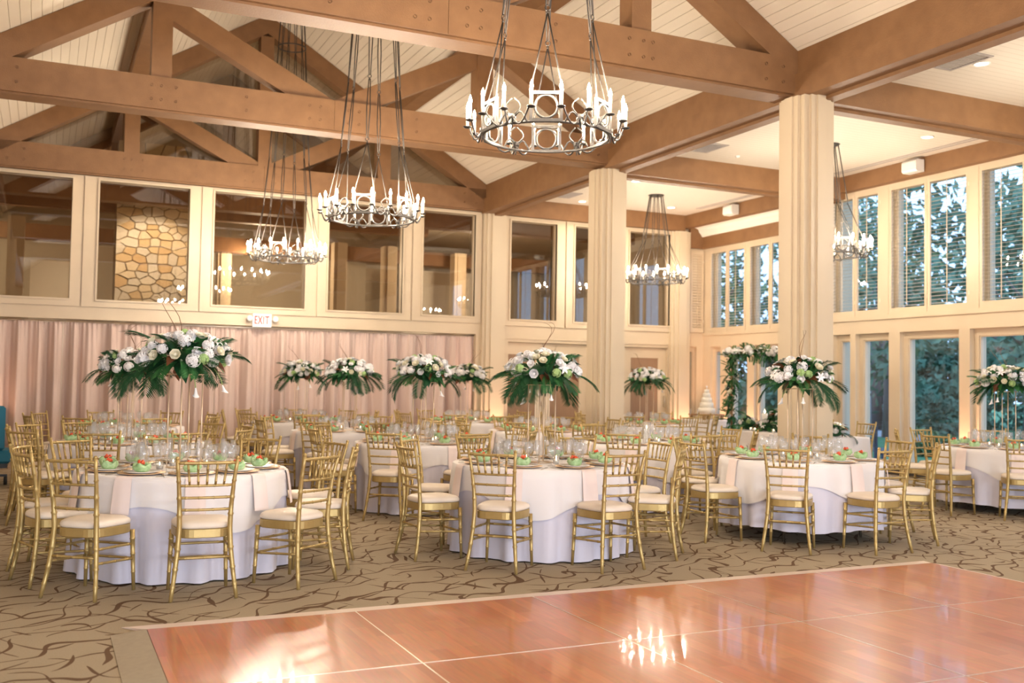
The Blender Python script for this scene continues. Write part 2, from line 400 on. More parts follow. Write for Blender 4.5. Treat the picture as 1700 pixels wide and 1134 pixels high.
for a, b_ in LR: window('y', XW+.10, 1, a, b_, .10, 2.39, .085, .11, proud=.0)
for a, b_ in ((17.98, 18.34), (17.05, 17.72), (15.68, 16.82), (14.6, 15.45)): window('y', XB+.08, 1, a, b_, .10, 2.30, .06, .09, proud=0)
window('x', YB+.10, 1, 12.985, 13.23, .10, 2.30, .03, .09, proud=0)
for a, b_ in WR: window('y', XW+.14, 1, a, b_, 2.70, 4.90, .05, .05, proud=0)
for a, b_ in ((17.12, 18.38), (15.62, 17.02)): window('y', XB+.12, 1, a, b_, 2.62, 4.46, .05, .05, proud=0)
struct('baseboard_right', MB().box(XW-.02, XW, YF, 14.0, 0, .10), 'dark_base')

# remaining walls of the hall (left aisle, and the wall behind the camera, its unseen windows added to let light in)
wall('wall_left', 'y', -6.2, -6.0, YF, YB, 0, ZA, [])
RW = [(-3.6-1.35+k*4.1, -3.6+1.35+k*4.1) for k in range(4)]
wall('wall_front', 'x', YF-.2, YF, -6.2, XW+.3, 0, ZT1, [(a, b_, .4, 3.1) for a, b_ in RW])
for a, b_ in RW: window('x', YF-.02, -1, a, b_, .4, 3.1, .05, .05, proud=0)
struct('wall_front', MB().prism([(XL-.2, ZT1), (XR+.2, ZT1), (XC, ZRIDGE+.3)], YF-.2, YF), 'cream_paint')

# ------------------------------------------------------------------ ceilings
cl = MB()
TH = .12
for s in (-1, 1):
    e = XC+s*(XR-XC+.1); ze = ZRIDGE-SLOPE*(XR-XC+.1)
    cl.prism([(XC, ZRIDGE+.03), (e, ze+.03), (e, ze+.15), (XC, ZRIDGE+.15)], YF, YLOB)
ceil = struct('ceiling', cl, 'board_groove')
NB = 40; half = XR-XC+.08; seg = half/NB; th = math.atan(SLOPE)
bw = seg/math.cos(th)
bm_ = MB().box(0, bw-.006, YF, YLOB, -.016, .012).mesh('ceiling_board', 'ceiling_board')
for s in (-1, 1):
    for k in range(NB):
        x = XC+s*k*seg; z = ZRIDGE-SLOPE*k*seg
        Mx = Matrix.Translation((x, 0, z+.016)) @ Matrix.Rotation(th if s > 0 else PI-th, 4, 'Y')
        if s < 0: Mx = Matrix.Translation((x, 0, z+.016)) @ Matrix.Rotation(-th, 4, 'Y') @ Matrix.Translation((-bw+.006, 0, 0))
        link('ceiling_board', bm_, ceil, M=Mx)
struct('ceiling', MB().box(XR, XB+.3, YF, YB+.3, ZA, ZA+.1), 'aisle_ceiling')
struct('ceiling', MB().box(-6.2, XL, YF, YB+.3, ZA, ZA+.1), 'aisle_ceiling')

# ------------------------------------------------------------------ roof trusses
def rafter_poly(s, top, depth):
    x0, x1 = XC, XC+s*(XR-XC+.12)
    z = lambda x: top-SLOPE*abs(x-XC)
    return [(x0, z(x0)), (x1, z(x1)), (x1-s*.0, z(x1)-depth), (x0, z(x0)-depth)]
bolt = MB().lathe([(.001, -.01), (.018, -.01), (.018, .01)], 8).mesh('bolt', 'beam_bolt')
def truss_kit(king, thick=.34):
    h = thick/2; kit = []
    P = lambda n, mb: kit.append((n, mb.mesh(n, 'brown_beam'), None, []))
    tie = MB().box(XL-.1, XC-.002, -h, h, ZT0, ZT1).box(XC+.002, XR+.1, -h, h, ZT0, ZT1).box(XL-.1, XR+.1, -h+.05, h+.02, ZT0-.025, ZT0)
    kit.append(('tie_beam', tie.mesh('tie_beam', 'brown_beam'), None, []))
    bl = kit[-1][3]
    for x in (XL+.35, XL+.6, XC-2.4, XC-2.28, XC-2.1, XC-1.2, XC-.35, XC-.2, XC+.2, XC+.35, XC+1.2, XC+2.1, XC+2.28, XC+2.4, XR-.6, XR-.35):
        for z in (ZT0+.12, ZT0+.30): bl.append(('bolt', bolt, Matrix.Translation((x, -h, z)) @ Matrix.Rotation(R(90), 4, 'X')))
    for s in (-1, 1):
        P('rafter', MB().prism(rafter_poly(s, ZRIDGE-.01, .35), -h, h))
        P('queen_post', MB().box(XC+s*2.28-.125, XC+s*2.28+.125, -.13, .13, ZT1, ZRIDGE-SLOPE*2.28-.38))
        a = Vector((XC+s*.30, ZT1)); b_ = Vector((XC+s*2.12, ZRIDGE-SLOPE*2.28-.50)); d = (b_-a).normalized(); nn = Vector((-d.y, d.x))*.15
        a = a-d*.25; b_ = b_+d*.15
        P('brace', MB().prism([tuple(a-nn), tuple(b_-nn), tuple(b_+nn), tuple(a+nn)], -.10, .10))
    if king: P('king_post', MB().box(XC-.12, XC+.12, -.13, .13, ZT1, ZRIDGE-.42))
    return kit
TK, TKK = truss_kit(False), truss_kit(True, .26)
for y, k, lab in ((9.39, TK, 'brown timber roof truss nearest the camera, resting on the nearer cream column'),
                  (13.72, TK, 'brown timber roof truss in the middle, resting on the farther cream column'),
                  (YB-.02, TKK, 'brown timber gable truss with king post set against the back wall'),
                  (4.72, TK, 'brown timber roof truss above the dance floor, over the camera'),
                  (22.6, TKK, 'brown timber truss in the lobby seen through the gable glass')):
    spawn(k, 'roof_truss', lab, 'truss', (0, y, 0))
for s, lab in ((-1, 'long brown purlin under the slope above the curtain'), (1, 'long brown purlin under the slope towards the columns')):
    tag(link('purlin', MB().box(XC+s*2.28-.13, XC+s*2.28+.13, YF, YLOB, 6.33, 6.60).mesh('purlin', 'brown_beam')), lab, 'beam')
# glass in the gable
gp = [(XL+.1, ZT1), (XR-.1, ZT1), (XC, ZRIDGE-.1)]
wincount[0] += 1; root = link('window_%d' % wincount[0], None); root['kind'] = 'structure'
for s in (-1, 1):
    link('pane', MB().prism([(XC, ZT1), (XC+s*4.4, ZT1), (XC, ZRIDGE-.06)], YB+.14, YB+.15).mesh('pane', 'dark_glass'), root)

# plate beams over the columns, aisle beams
def plate(x, lab):
    o = thing('plate_beam', lab, 'beam', (x, 0, 0))
    link('lower_beam', MB().box(-.175, .175, YF, YB, 4.84, 5.13).mesh('lower_beam', 'brown_beam'), o)
    link('upper_beam', MB().box(-.13, .13, YF, YB, 5.13, 5.42).mesh('upper_beam', 'brown_beam'), o)
    link('soffit_strip', MB().box(.05, .21, YF, YB, 4.80, 4.84).box(.175, .21, YF, YB, 4.84, 4.90).mesh('soffit_strip', 'brown_beam'), o)
plate(XR, 'brown plate beam running over the two free-standing cream columns'); plate(XL, 'brown plate beam over the opening to the other aisle')
for y, lab in ((Y1, 'brown cross beam from the nearer column to the window wall'), (Y2, 'brown cross beam from the farther column to the window wall'), (4.55, 'brown cross beam above the dance floor side of the aisle'), (0., 'brown cross beam in the aisle behind the camera')):
    o = thing('aisle_beam', lab, 'beam', (0, y, 0))
    link('beam', MB().box(XR+.1, XW-.02, -.14, .14, 4.82, 5.20).mesh('beam', 'brown_beam'), o)
    link('soffit_strip', MB().box(XR+.1, XW-.02, .02, .17, 4.785, 4.82).mesh('soffit_strip', 'brown_beam'), o)
tag(link('wall_beam', MB().box(XW-.16, XW, YF, YB, 4.92, 5.20).mesh('wall_beam', 'brown_beam')), 'brown beam along the top of the shuttered window wall', 'beam')
tag(link('wall_beam', MB().box(XR+.15, XW-.16, YB-.14, YB, 4.85, 5.20).mesh('wall_beam', 'brown_beam')), 'brown beam above the aisle windows of the back wall', 'beam')
tag(link('bay_beam', MB().box(XB-.10, XB, 14.45, YB+.02, 4.50, 4.76).box(XW+.02, XB-.10, YB-.08, YB+.02, 4.50, 4.95).mesh('bay_beam', 'brown_beam')), 'brown beam above the recessed bay shutters', 'beam')
tag(link('crown_moulding', MB().prism([(XB, 4.76), (XB-.14, 4.76), (XB-.16, 4.80), (XB-.22, 4.86), (XB-.24, 4.92), (XB-.34, 4.96), (XB-.34, 5.02), (XB, 5.02)], 14.45, YB-.10).mesh('crown_moulding', 'plaster_white')), 'stepped white crown moulding above the bay beam', 'moulding')
struct('ceiling', MB().box(XW, XB+.28, 14.45, YB+.3, 5.02, 5.2), 'plaster_white')

# columns: square core with a raised board on each face
def column_kit(h, w=.22):
    kit = [('core', MB().box(-w, w, -w, w, 0, h).mesh('core', 'column_paint'))]
    for k in range(4):
        M_ = Matrix.Rotation(k*PI/2, 4, 'Z')
        kit.append(('face_board', MB().box(-w*.66, w*.66, -w-.035, -w, 0, h, M_).mesh('face_board', 'column_paint')))
        kit.append(('batten', MB().box(-w*.30, w*.30, -w-.055, -w-.035, .14, h, M_).mesh('batten', 'column_paint')))
        kit.append(('base_board', MB().box(-w*.64, w*.64, -w-.05, -w-.035, 0, .14, M_).mesh('base_board', 'column_paint')))
    return kit
CK = column_kit(4.84)
for x, y, lab in ((XR, Y1, 'square cream column nearer the camera, carrying the plate beam'), (XR, Y2, 'square cream column farther back, carrying the plate beam'),
                  (XR, 4.5, 'square cream column beside the dance floor outside the window side'), (XL, Y1-.02, 'square cream column on the curtain side, nearer bay'), (XL, Y2, 'square cream column on the curtain side, farther bay')):
    spawn(CK, 'column', lab, 'column', (x, y, 0))
PK = [('pilaster_body', MB().box(-.19, .19, -.14, 0, 0, 4.84).mesh('pilaster_body', 'column_paint')), ('face_board', MB().box(-.10, .10, -.18, -.14, 0, 4.84).mesh('face_board', 'column_paint')),
      ('side_board', MB().box(-.25, -.19, -.09, 0, 0, 4.84).mesh('side_board', 'column_paint')), ('side_board', MB().box(.19, .25, -.09, 0, 0, 4.84).mesh('side_board', 'column_paint'))]
spawn(PK, 'pilaster', 'cream wall pilaster between the curtain and the double doors', 'pilaster', (8.20, YB, 0))
spawn(PK, 'pilaster', 'cream wall pilaster in the corner beside the bay', 'pilaster', (12.72, YB, 0))
spawn(PK, 'pilaster', 'cream wall pilaster behind the farther column between the doors', 'pilaster', (10.88, YB, 0))

# ------------------------------------------------------------------ shutters with single louvers
def shutter(axis_x, y0, y1, z0, z1, lab, closed=False, face='y'):
    o = thing('window_shutter', lab, 'shutter', (axis_x, (y0+y1)/2, 0) if face == 'y' else (0, 0, 0))
    w = (y1-y0)/2-.004; st = .052; t = .016
    mb = MB().box(-t, t, -w, -w+st, z0, z1).box(-t, t, w-st, w, z0, z1).box(-t, t, -w+st, w-st, z0, z0+.10).box(-t, t, -w+st, w-st, z1-.09, z1)
    link('shutter_frame', mb.mesh('shutter_frame', 'cream_paint'), o)
    lw = w-st-.002; pitch = .058; n = int((z1-z0-.19)/pitch); pitch = (z1-z0-.19)/n
    lv = MB().tube([(0, -lw, 0), (0, lw, 0)], .027, 6, flat=.16).mesh('louver', 'cream_paint')
    for k in range(n):
        link('louver', lv, o, M=Matrix.Translation((.0, 0, z0+.10+pitch*(k+.5))) @ Matrix.Rotation(R(72) if closed else R(-9), 4, 'Y'))
    link('tilt_rod', MB().box(-.036, -.028, -.006, .006, z0+.12, z1-.11).mesh('tilt_rod', 'cream_paint'), o)
    hg = MB()
    for z in (z0+.25, z1-.25): hg.box(-.02, .0, -w-.006, -w+.006, z-.03, z+.03)
    link('hinge', hg.mesh('hinge', 'metal_trim'), o)
    return o
nm = ['beside the nearer column', 'second from the nearer column', 'at the edge of the picture', 'near the dance floor', 'past the dance floor', 'behind the camera']
for i, (a, b_) in enumerate(WR[:4]):
    mid = (a+b_)/2
    shutter(XW+.02, mid, b_, 2.70, 4.90, 'cream louvered shutter, far leaf of the pair %s' % nm[i])
    shutter(XW+.02, a, mid, 2.70, 4.90, 'cream louvered shutter, near leaf of the pair %s' % nm[i])
for (a, b_), w_ in (((17.12, 18.38), 'bay pair next to the corner'), ((15.62, 17.02), 'bay pair behind the nearer column')):
    mid = (a+b_)/2
    shutter(XB+.01, mid, b_, 2.62, 4.46, 'cream louvered shutter, far leaf of the %s' % w_)
    shutter(XB+.01, a, mid, 2.62, 4.46, 'cream louvered shutter, near leaf of the %s' % w_)
o = shutter(0, -.18, .18, 2.62, 4.46, 'closed narrow cream shutter panel in the corner of the bay', True)
o.location = (13.20, YB-.005, 0); o.rotation_euler = (0, 0, R(-90)*-1)
struct('trim_1', MB().box(XW-.03, XW, YF, 14.45, 2.62, 2.68), 'cream_paint')
struct('trim_2', MB().box(XB-.03, XB, 14.45, YB, 2.55, 2.61), 'cream_paint')

# ------------------------------------------------------------------ lobby behind the glass of the back wall
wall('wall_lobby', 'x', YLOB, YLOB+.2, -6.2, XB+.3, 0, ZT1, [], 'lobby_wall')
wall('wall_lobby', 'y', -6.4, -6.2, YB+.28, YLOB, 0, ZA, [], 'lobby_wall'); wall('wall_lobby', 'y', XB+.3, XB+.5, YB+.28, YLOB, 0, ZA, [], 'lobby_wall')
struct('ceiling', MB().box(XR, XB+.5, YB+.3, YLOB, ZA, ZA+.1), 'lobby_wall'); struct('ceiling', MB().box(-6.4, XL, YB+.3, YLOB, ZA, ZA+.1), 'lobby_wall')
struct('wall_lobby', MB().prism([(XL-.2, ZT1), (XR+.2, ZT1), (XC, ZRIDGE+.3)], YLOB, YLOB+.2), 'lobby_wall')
random.seed(5)
chim = thing('stone_chimney', 'stone chimney breast in the lobby seen through the second window', 'chimney', (1.95, 22.0, 0))
link('core', MB().box(-.70, .70, .02, .9, 0, 6.3).mesh('core', 'mortar'), chim)
pts = []
z = 1.5; row = 0
while z < 6.2:
    x = -.72+(row % 2)*.12; hh = random.uniform(.12, .19)
    while x < .74:
        ww = random.uniform(.13, .34); pts.append((x+ww/2+random.uniform(-.05, .05), z+random.uniform(-.05, .05))); x += ww
    z += hh; row += 1
def clip(poly, px_, pz, nx, nz):
    out = []
    for i in range(len(poly)):
        a, b_ = poly[i], poly[(i+1) % len(poly)]; da = (a[0]-px_)*nx+(a[1]-pz)*nz; db = (b_[0]-px_)*nx+(b_[1]-pz)*nz
        if da <= 0: out.append(a)
        if (da < 0) != (db < 0) and da != db: t = da/(da-db); out.append((a[0]+(b_[0]-a[0])*t, a[1]+(b_[1]-a[1])*t))
    return out
for i, (px_, pz) in enumerate(pts):
    poly = [(-.715, 1.4), (.715, 1.4), (.715, 6.3), (-.715, 6.3)]
    for j, (qx, qz) in enumerate(pts):
        if i != j and abs(qx-px_) < .9 and abs(qz-pz) < .6:
            # the joint is wider for flat stones: vertical distances count more
            nx, nz = (qx-px_), (qz-pz)*2.2; poly = clip(poly, (px_+qx)/2, (pz+qz)/2, nx, nz)
            if len(poly) < 3: break
    if len(poly) < 3: continue
    cx_ = sum(p[0] for p in poly)/len(poly); cz_ = sum(p[1] for p in poly)/len(poly)
    g = lambda p: (cx_+(p[0]-cx_)*(1-min(.4, .013/max(.02, abs(p[0]-cx_)))), cz_+(p[1]-cz_)*(1-min(.4, .011/max(.02, abs(p[1]-cz_)))))
    link('stone', MB().prism([g(p) for p in poly], random.uniform(-.055, -.015), .03).mesh('stone', 'stone'), chim)
sl = thing('spot_lamp', 'small spot lamp on the lobby truss lighting the stone', 'lamp', (1.9, 20.2, 4.75))
link('lamp_can', MB().lathe([(.001, .12), (.05, .12), (.06, 0), (.05, 0), (.045, .1)], 12).mesh('lamp_can', 'iron', True), sl)
light('SPOT', 'lobby_spot', (0, 0, -.02), 900, WARM, sl, .05, 75, (0, 1.8, -1.1))
tag(link('lobby_beam', MB().box(-5.5, 12.5, 20.1, 20.4, 4.72, 5.05).mesh('lobby_beam', 'brown_beam')), 'brown lobby beam crossing in front of the stone chimney', 'beam')
tag(link('lobby_beam', MB().box(-5.5, 12.5, 24.6, 24.9, 4.45, 4.8).mesh('lobby_beam', 'brown_beam')), 'brown lobby beam beyond the stone chimney', 'beam')
LK = [('post', MB().box(-.16, .16, -.16, .16, 0, 4.72).mesh('post', 'column_paint')), ('face_board', MB().box(-.09, .09, -.2, -.16, 0, 4.72).mesh('face_board', 'column_paint'))]
for x, y, lab in ((-.62, 23.2, 'cream lobby post seen through the leftmost window'), (6.35, 23.6, 'cream lobby post seen through the fourth window from the curtain edge'), (7.6, 23.6, 'cream lobby post seen beside the fourth window mullion'), (3.9, 25.2, 'cream lobby post seen through the third window'), (9.6, 24.0, 'cream lobby post behind the aisle glass')):
    spawn(LK, 'lobby_post', lab, 'post', (x, y, 0))
struct('wall_lobby', MB().box(-.35, 1.0, 24.2, 24.3, 0, 3.95), 'plaster_white')
struct('wall_lobby', MB().box(8.6, 10.6, 25.4, 25.5, 0, 4.4), 'plaster_white')
for x, y in ((-2.5, 24), (4.6, 24.3), (9.5, 22)):  # ceiling lamps added to brighten the lobby
    c_ = thing('lobby_lamp', 'round ceiling lamp in the lobby at %s' % {-2.5: 'the chimney side', 4.6: 'the middle', 9.5: 'the aisle side'}[x], 'lamp', (x, y, 4.42))
    link('lamp_shade', MB().lathe([(.001, .25), (.05, .25), (.2, .05), (.2, 0), (.001, 0)], 14).mesh('lamp_shade', 'plaster_white', True), c_)
    link('lamp_rod', MB().tube([(0, 0, .25), (0, 0, 0.78 if x != 4.6 else 3.04)], .012, 6).mesh('lamp_rod', 'iron'), c_)
    light('POINT', 'lobby_light', (0, 0, -.15), 260, WARM, c_, .15)

# ------------------------------------------------------------------ curtain
random.seed(11)
rod = tag(link('curtain_rod', MB().tube([(-1.0, YB+.12, 2.37), (7.85, YB+.12, 2.37)], .016, 10).mesh('curtain_rod', 'metal_trim', True)), 'thin pale curtain rod under the cream header', 'rod')
pos = ['at the edge of the picture', 'second from the edge', 'third from the edge, under the exit sign', 'fourth from the edge', 'fifth from the edge', 'sixth from the edge', 'next to the pilaster by the doors']
x = -1.0; NP = 7; pw = 8.85/NP
for k in range(NP):
    n = 110; mb = MB(); cols = []
    ph = random.uniform(0, 6); xs = []
    a = [random.uniform(.5, 1.4) for _ in range(8)]
    tot = sum(a); acc = 0; knots = [0]
    for q in a: acc += q/tot; knots.append(acc)
    def fold(t):
        for i in range(8):
            if t <= knots[i+1] or i == 7:
                return (i + (t-knots[i])/(knots[i+1]-knots[i]))
    rows = [(0.015, 1.0), (.5, 1.0), (1.2, .9), (1.9, .7), (2.2, .55), (2.29, .42), (2.325, .28), (2.35, .42)]
    for zz, am in rows:
        for i in range(n+1):
            t = i/n; f_ = fold(t); s = math.sin(2*PI*f_/2*1.0+ph*0)
            amp = (.095+.045*math.sin(f_*1.7+ph))*am
            fine = .016*math.sin(2*PI*f_*2.3+zz*.3)*(1.3-am)
            mb.v.append((x+.004+t*(pw-.008)+.012*math.sin(3*f_+zz*2)*math.sin(PI*t), YB+.12+amp*s+fine + (.015*math.sin(f_*5) if zz < .6 else 0), zz))
    for r_ in range(len(rows)-1):
        for i in range(n):
            p = r_*(n+1)+i; mb.f.append((p, p+1, p+n+2, p+n+1))
    tag(link('curtain', mb.mesh('curtain', 'curtain', True)), 'blush pink pleated curtain panel %s' % pos[k], 'curtain', 'blush curtain panels')
    x += pw

# ------------------------------------------------------------------ exit sign
ex = thing('exit_sign', 'white exit sign with two emergency lamp heads above the curtain', 'sign', (3.58, YB, 2.38))
link('sign_box', MB().box(-.17, .17, -.06, 0, 0, .24).mesh('sign_box', 'exit_face'), ex)
lt = MB(); y0, y1 = -.066, -.06
def lbox(x0, x1, z0, z1): lt.box(x0, x1, y0, y1, z0, z1)
h0, h1 = .055, .20
lbox(-.135, -.118, h0, h1); lbox(-.118, -.085, h1-.02, h1); lbox(-.118, -.09, .118, .137); lbox(-.118, -.085, h0, h0+.02)
for s in (1, -1):
    c = Vector((-.037, 0, (h0+h1)/2)); lt.box(-.009, .009, y0, y1, -.083, .083, Matrix.Translation(c) @ Matrix.Rotation(s*R(25), 4, 'Y'))
lbox(.018, .034, h0, h1); lbox(.050, .130, h1-.02, h1); lbox(.082, .098, h0, h1-.02)
link('lettering', lt.mesh('lettering', 'exit_red'), ex)
for s in (-1, 1):
    hd = link('lamp_head', MB().lathe([(.001, -.05), (.03, -.05), (.05, 0), (.055, .05), (.045, .055), (.001, .05)], 12).mesh('lamp_head', 'white_plastic', True), ex, M=Matrix.Translation((s*.225, -.06, .15)) @ Matrix.Rotation(R(90), 4, 'X') @ Matrix.Rotation(R(12*s), 4, 'Y'))
    link('lamp_arm', MB().box(s*.17-.01*s if s > 0 else -.20, .20 if s > 0 else -.16, -.03, -.01, .13, .16).mesh('lamp_arm', 'white_plastic'), ex)

# ------------------------------------------------------------------ chandeliers
def chandelier_kit(top, canopy_r, nave):
    """origin at the middle of the ring's square frames; top = height of the ceiling attachment above it"""
    kit = []; RB = .50; H = .115; W = .125
    sub = []
    # band between frames
    mb = MB()
    for zz in (-H,):
        mb.ring((0, 0, zz+.005), RB, .011, (0, 0, 1), 48, 6)
    kit.append(('ring_band', mb.mesh('ring_band', 'iron', True)))
    sq = MB(); t = .012
    sq.box(-W, W, -t, t, H-2*t, H).box(-W, W, -t, t, -H, -H+2*t).box(-W, -W+2*t, -t, t, -H+2*t, H-2*t).box(W-2*t, W, -t, t, -H+2*t, H-2*t)
    sqm = sq.mesh('square_frame', 'iron')
    ci = MB().ring((0, 0, 0), .085, .010, (0, 1, 0), 24, 6).mesh('circle_ring', 'iron', True)
    eye = MB().ring((0, 0, H+.014), .013, .004, (0, 1, 0), 10, 5).mesh('eye_ring', 'iron', True)
    # scroll joint with three candle arms
    def arm(da):
        q = R(da); ex_, ey = math.sin(q), math.cos(q)
        RC = .625; pts = []
        j = Vector((0, RB+.01, -.06)); e = Vector((RC*ex_, RC*ey, 0))
        for i in range(9):
            u_ = i/8; p = j.lerp(e, u_); p.z = -.055-.085*math.sin(PI*min(u_*1.15, 1))*(1-.15*u_)+.045*u_*u_*u_
            pts.append(p)
        pts[-1].z = -.035
        return pts
    joint = MB().box(-.022, .022, RB-.012, RB+.026, -.082, -.042)
    joint.tube([(0, RB, -.08), (0, RB+.01, -.15)], [.012, .004], 6)
    fl = []   # small fleur scroll above
    for s in (-1, 1):
        pts = [Vector((s*(.01+.055*math.sin(PI*u_)), RB*math.cos(.1*u_), -.05+.13*u_)) for u_ in (0, .15, .3, .45, .6, .75, .9, 1)]
        joint.tube(pts, .006, 5)
        pts = [Vector((s*(.02+.10*u_), RB-.01*u_, -.06+.055*math.sin(PI*u_)-.05*u_)) for u_ in (0, .2, .4, .6, .8, 1)]
        joint.tube(pts, .007, 5)
    jm = joint.mesh('scroll_joint', 'iron', True)
    arms = []
    for da in (-20, 0, 20):
        pts = arm(da); arms.append((MB().tube(pts, .0075, 6).mesh('candle_arm', 'iron', True), pts[-1]))
    dish = MB().lathe([(.001, -.008), (.016, -.006), (.034, .002), (.034, .008), (.014, .004), (.001, .004)], 12).mesh('drip_dish', 'black_base', True)
    cand = MB().lathe([(.0005, 0), (.0125, 0), (.0125, .125), (.0005, .127)], 10).mesh('candle', 'candle_wax', True)
    bulb = MB().lathe([(.0005, 0), (.009, .004), (.0135, .022), (.009, .042), (.0005, .068)], 10).mesh('flame_bulb', 'bulb' if nave else 'bulb_aisle', True)
    for k in range(6):
        Mq = Matrix.Rotation(-k*PI/3, 4, 'Z') @ Matrix.Translation((0, RB, 0))
        kit.append(('square_frame', sqm, Mq, [('circle_ring', ci), ('eye_ring', eye, Matrix.Translation((-W+.01, 0, 0))), ('eye_ring', eye, Matrix.Translation((W-.01, 0, 0)))]))
        Mj = Matrix.Rotation(-k*PI/3-PI/6, 4, 'Z')
        kit.append(('scroll_joint', jm, Mj))
        for am, e in arms:
            kit.append(('candle_arm', am, Mj, [('drip_dish', dish, Matrix.Translation(e))]))
            kit.append(('candle', cand, Mj @ Matrix.Translation(e+Vector((0, 0, .006))), [('flame_bulb', bulb, Matrix.Translation((0, 0, .126)))]))
    # suspension rods: two from each frame meet at a hook, then continue up
    if nave: levels = [(.78, .40), (1.55, .33), (2.5, .27), (3.4, .225), (top, canopy_r)]
    else: levels = [(.72, .27), (top, canopy_r)]
    for k in range(6):
        q = -k*PI/3; c, s = math.sin(-q), math.cos(-q); px, py = math.cos(-q), -math.sin(-q)
        mb = MB(); dz, rr = levels[0]; hk = Vector((c*rr, s*rr, dz))
        for sg in (-1, 1):
            mb.tube([(c*RB+px*sg*(W-.01), s*RB+py*sg*(W-.01), H+.025), hk-Vector((0, 0, .03))], .0062, 5)
        for (za, ra), (zb, rb_) in zip(levels, levels[1:]):
            A = Vector((c*ra, s*ra, za)); B = Vector((c*rb_, s*rb_, zb))
            mb.ring(A, .020, .005, (c, s, 0), 10, 5); mb.ball(A-Vector((0, 0, .035)), .012, 6, 4)
            for sg in (-1, 1):
                off = Vector((px, py, 0))*sg*.014
                mb.tube([A+off*.6+Vector((0, 0, .02)), (A+B)/2+off*1.5, B+off*.6-Vector((0, 0, .03 if zb != top else 0))], .0068, 5)
        kit.append(('suspension_rod', mb.mesh('suspension_rod', 'wire', True)))
    if nave:
        kit.append(('spreader_ring', MB().ring((0, 0, levels[-2][0]), levels[-2][1], .010, (0, 0, 1), 24, 6).mesh('spreader_ring', 'wire', True)))
        kit.append(('canopy', MB().lathe([(.001, top-.02), (canopy_r+.04, top-.02), (canopy_r+.02, top+.10), (.001, top+.12)], 18).mesh('canopy', 'iron', True)))
    else:
        kit.append(('canopy', MB().lathe([(.001, top-.035), (canopy_r*.8, top-.03), (canopy_r+.03, top-.005), (canopy_r+.03, top), (.001, top)], 18).mesh('canopy', 'iron', True)))
    return kit
ZCH = 3.50
CN = chandelier_kit(ZRIDGE-.42-ZCH+.18, .16, True); CA = chandelier_kit(ZA-ZCH-.08, .13, False)
for x, y, lab in ((XC, 7.02, 'large iron ring chandelier nearest the camera, hung over the dance floor edge'), (XC, 11.69, 'iron ring chandelier in the middle of the nave row'), (XC, 16.38, 'iron ring chandelier farthest back in the nave row, before the gable'), (XC, 2.35, 'iron ring chandelier over the dance floor behind the view')):  # the last one is out of view, added for its light
    c_ = spawn(CN, 'chandelier', lab, 'chandelier', (x, y, ZCH), R(-27))
for x, y, lab in ((10.9, 16.75, 'iron ring chandelier in the aisle beside the back wall'), (10.9, 11.9, 'iron ring chandelier in the aisle half hidden by the nearer column'), (10.9, 7.0, 'iron ring chandelier in the near aisle outside the picture')):
    c_ = spawn(CA, 'chandelier', lab, 'chandelier', (x, y, ZCH+.08), R(-20))

# ------------------------------------------------------------------ ceiling fittings of the aisle
DL = [('trim_ring', MB().ring((0, 0, -.004), .085, .012, (0, 0, 1), 20, 6).mesh('trim_ring', 'white_plastic', True)), ('lamp_disc', MB().lathe([(.0005, -.006), (.08, -.006), (.08, 0)], 20).mesh('lamp_disc', 'lamp_disc'))]
for x, y, lab in ((9.65, 8.07, 'round recessed downlight beside the ceiling vent at the picture edge'), (11.81, 10.83, 'round recessed downlight before the ceiling slot by the shutters'), (9.18, 13.15, 'round recessed downlight next to the farther cross beam'), (9.80, 15.75, 'round recessed downlight between the farther column and the back'), (11.93, 17.75, 'round recessed downlight by the back wall near the bay'), (9.95, 18.05, 'round recessed downlight over the double doors'),
                  (11.8, 6.2, 'round recessed downlight outside the picture near the windows'), (9.7, 3.4, 'round recessed downlight outside the picture near the dance floor'), (11.8, 1.5, 'round recessed downlight behind the camera'), (11.81, 15.4, 'round recessed downlight hidden behind the nearer column')):
    d_ = spawn(DL, 'downlight', lab, 'downlight', (x, y, ZA)); light('SPOT', 'downlight_lamp', (0, 0, -.03), P_DOWN, (1, .84, .64), d_, .07, 115, (0, 0, -1), .8)
for i in range(6):   # unseen downlights added in the other aisle to brighten the nave
    d_ = spawn(DL, 'downlight', 'round recessed downlight in the curtain side aisle, %s' % ['first', 'second', 'third', 'fourth', 'fifth', 'sixth'][i], 'downlight', (-3.2, -3+i*3.6, ZA)); light('SPOT', 'downlight_lamp', (0, 0, -.03), P_DOWN, (1, .84, .64), d_, .07, 115, (0, 0, -1), .8)
vk = [('vent_frame', MB().box(-.30, .30, -.30, -.27, -.012, 0).box(-.30, .30, .27, .30, -.012, 0).box(-.30, -.27, -.27, .27, -.012, 0).box(.27, .30, -.27, .27, -.012, 0).mesh('vent_frame', 'vent_grey'))]
sl_ = MB().box(-.27, .27, -.012, .012, -.009, -.004, Matrix.Rotation(R(25), 4, 'X')).mesh('slat', 'vent_grey')
vk += [('slat', sl_, Matrix.Translation((0, -.25+.036*k, 0))) for k in range(15)]
for x, y, lab in ((9.25, 8.12, 'grey ceiling vent beside the nearer beam crossing'), (9.27, 12.95, 'grey ceiling vent before the farther cross beam'), (9.25, 17.6, 'grey ceiling vent by the back wall')): spawn(vk, 'ceiling_vent', lab, 'vent', (x, y, ZA))
for y0, y1, lab in ((10.0, 13.5, 'long dark ceiling slot diffuser by the near shutters'), (15.0, 17.6, 'long dark ceiling slot diffuser by the bay')):
    tag(link('slot_diffuser', MB().box(12.44, 12.49, y0, y1, ZA-.006, ZA).box(12.53, 12.58, y0, y1, ZA-.006, ZA).mesh('slot_diffuser', 'vent_grey')), lab, 'diffuser')
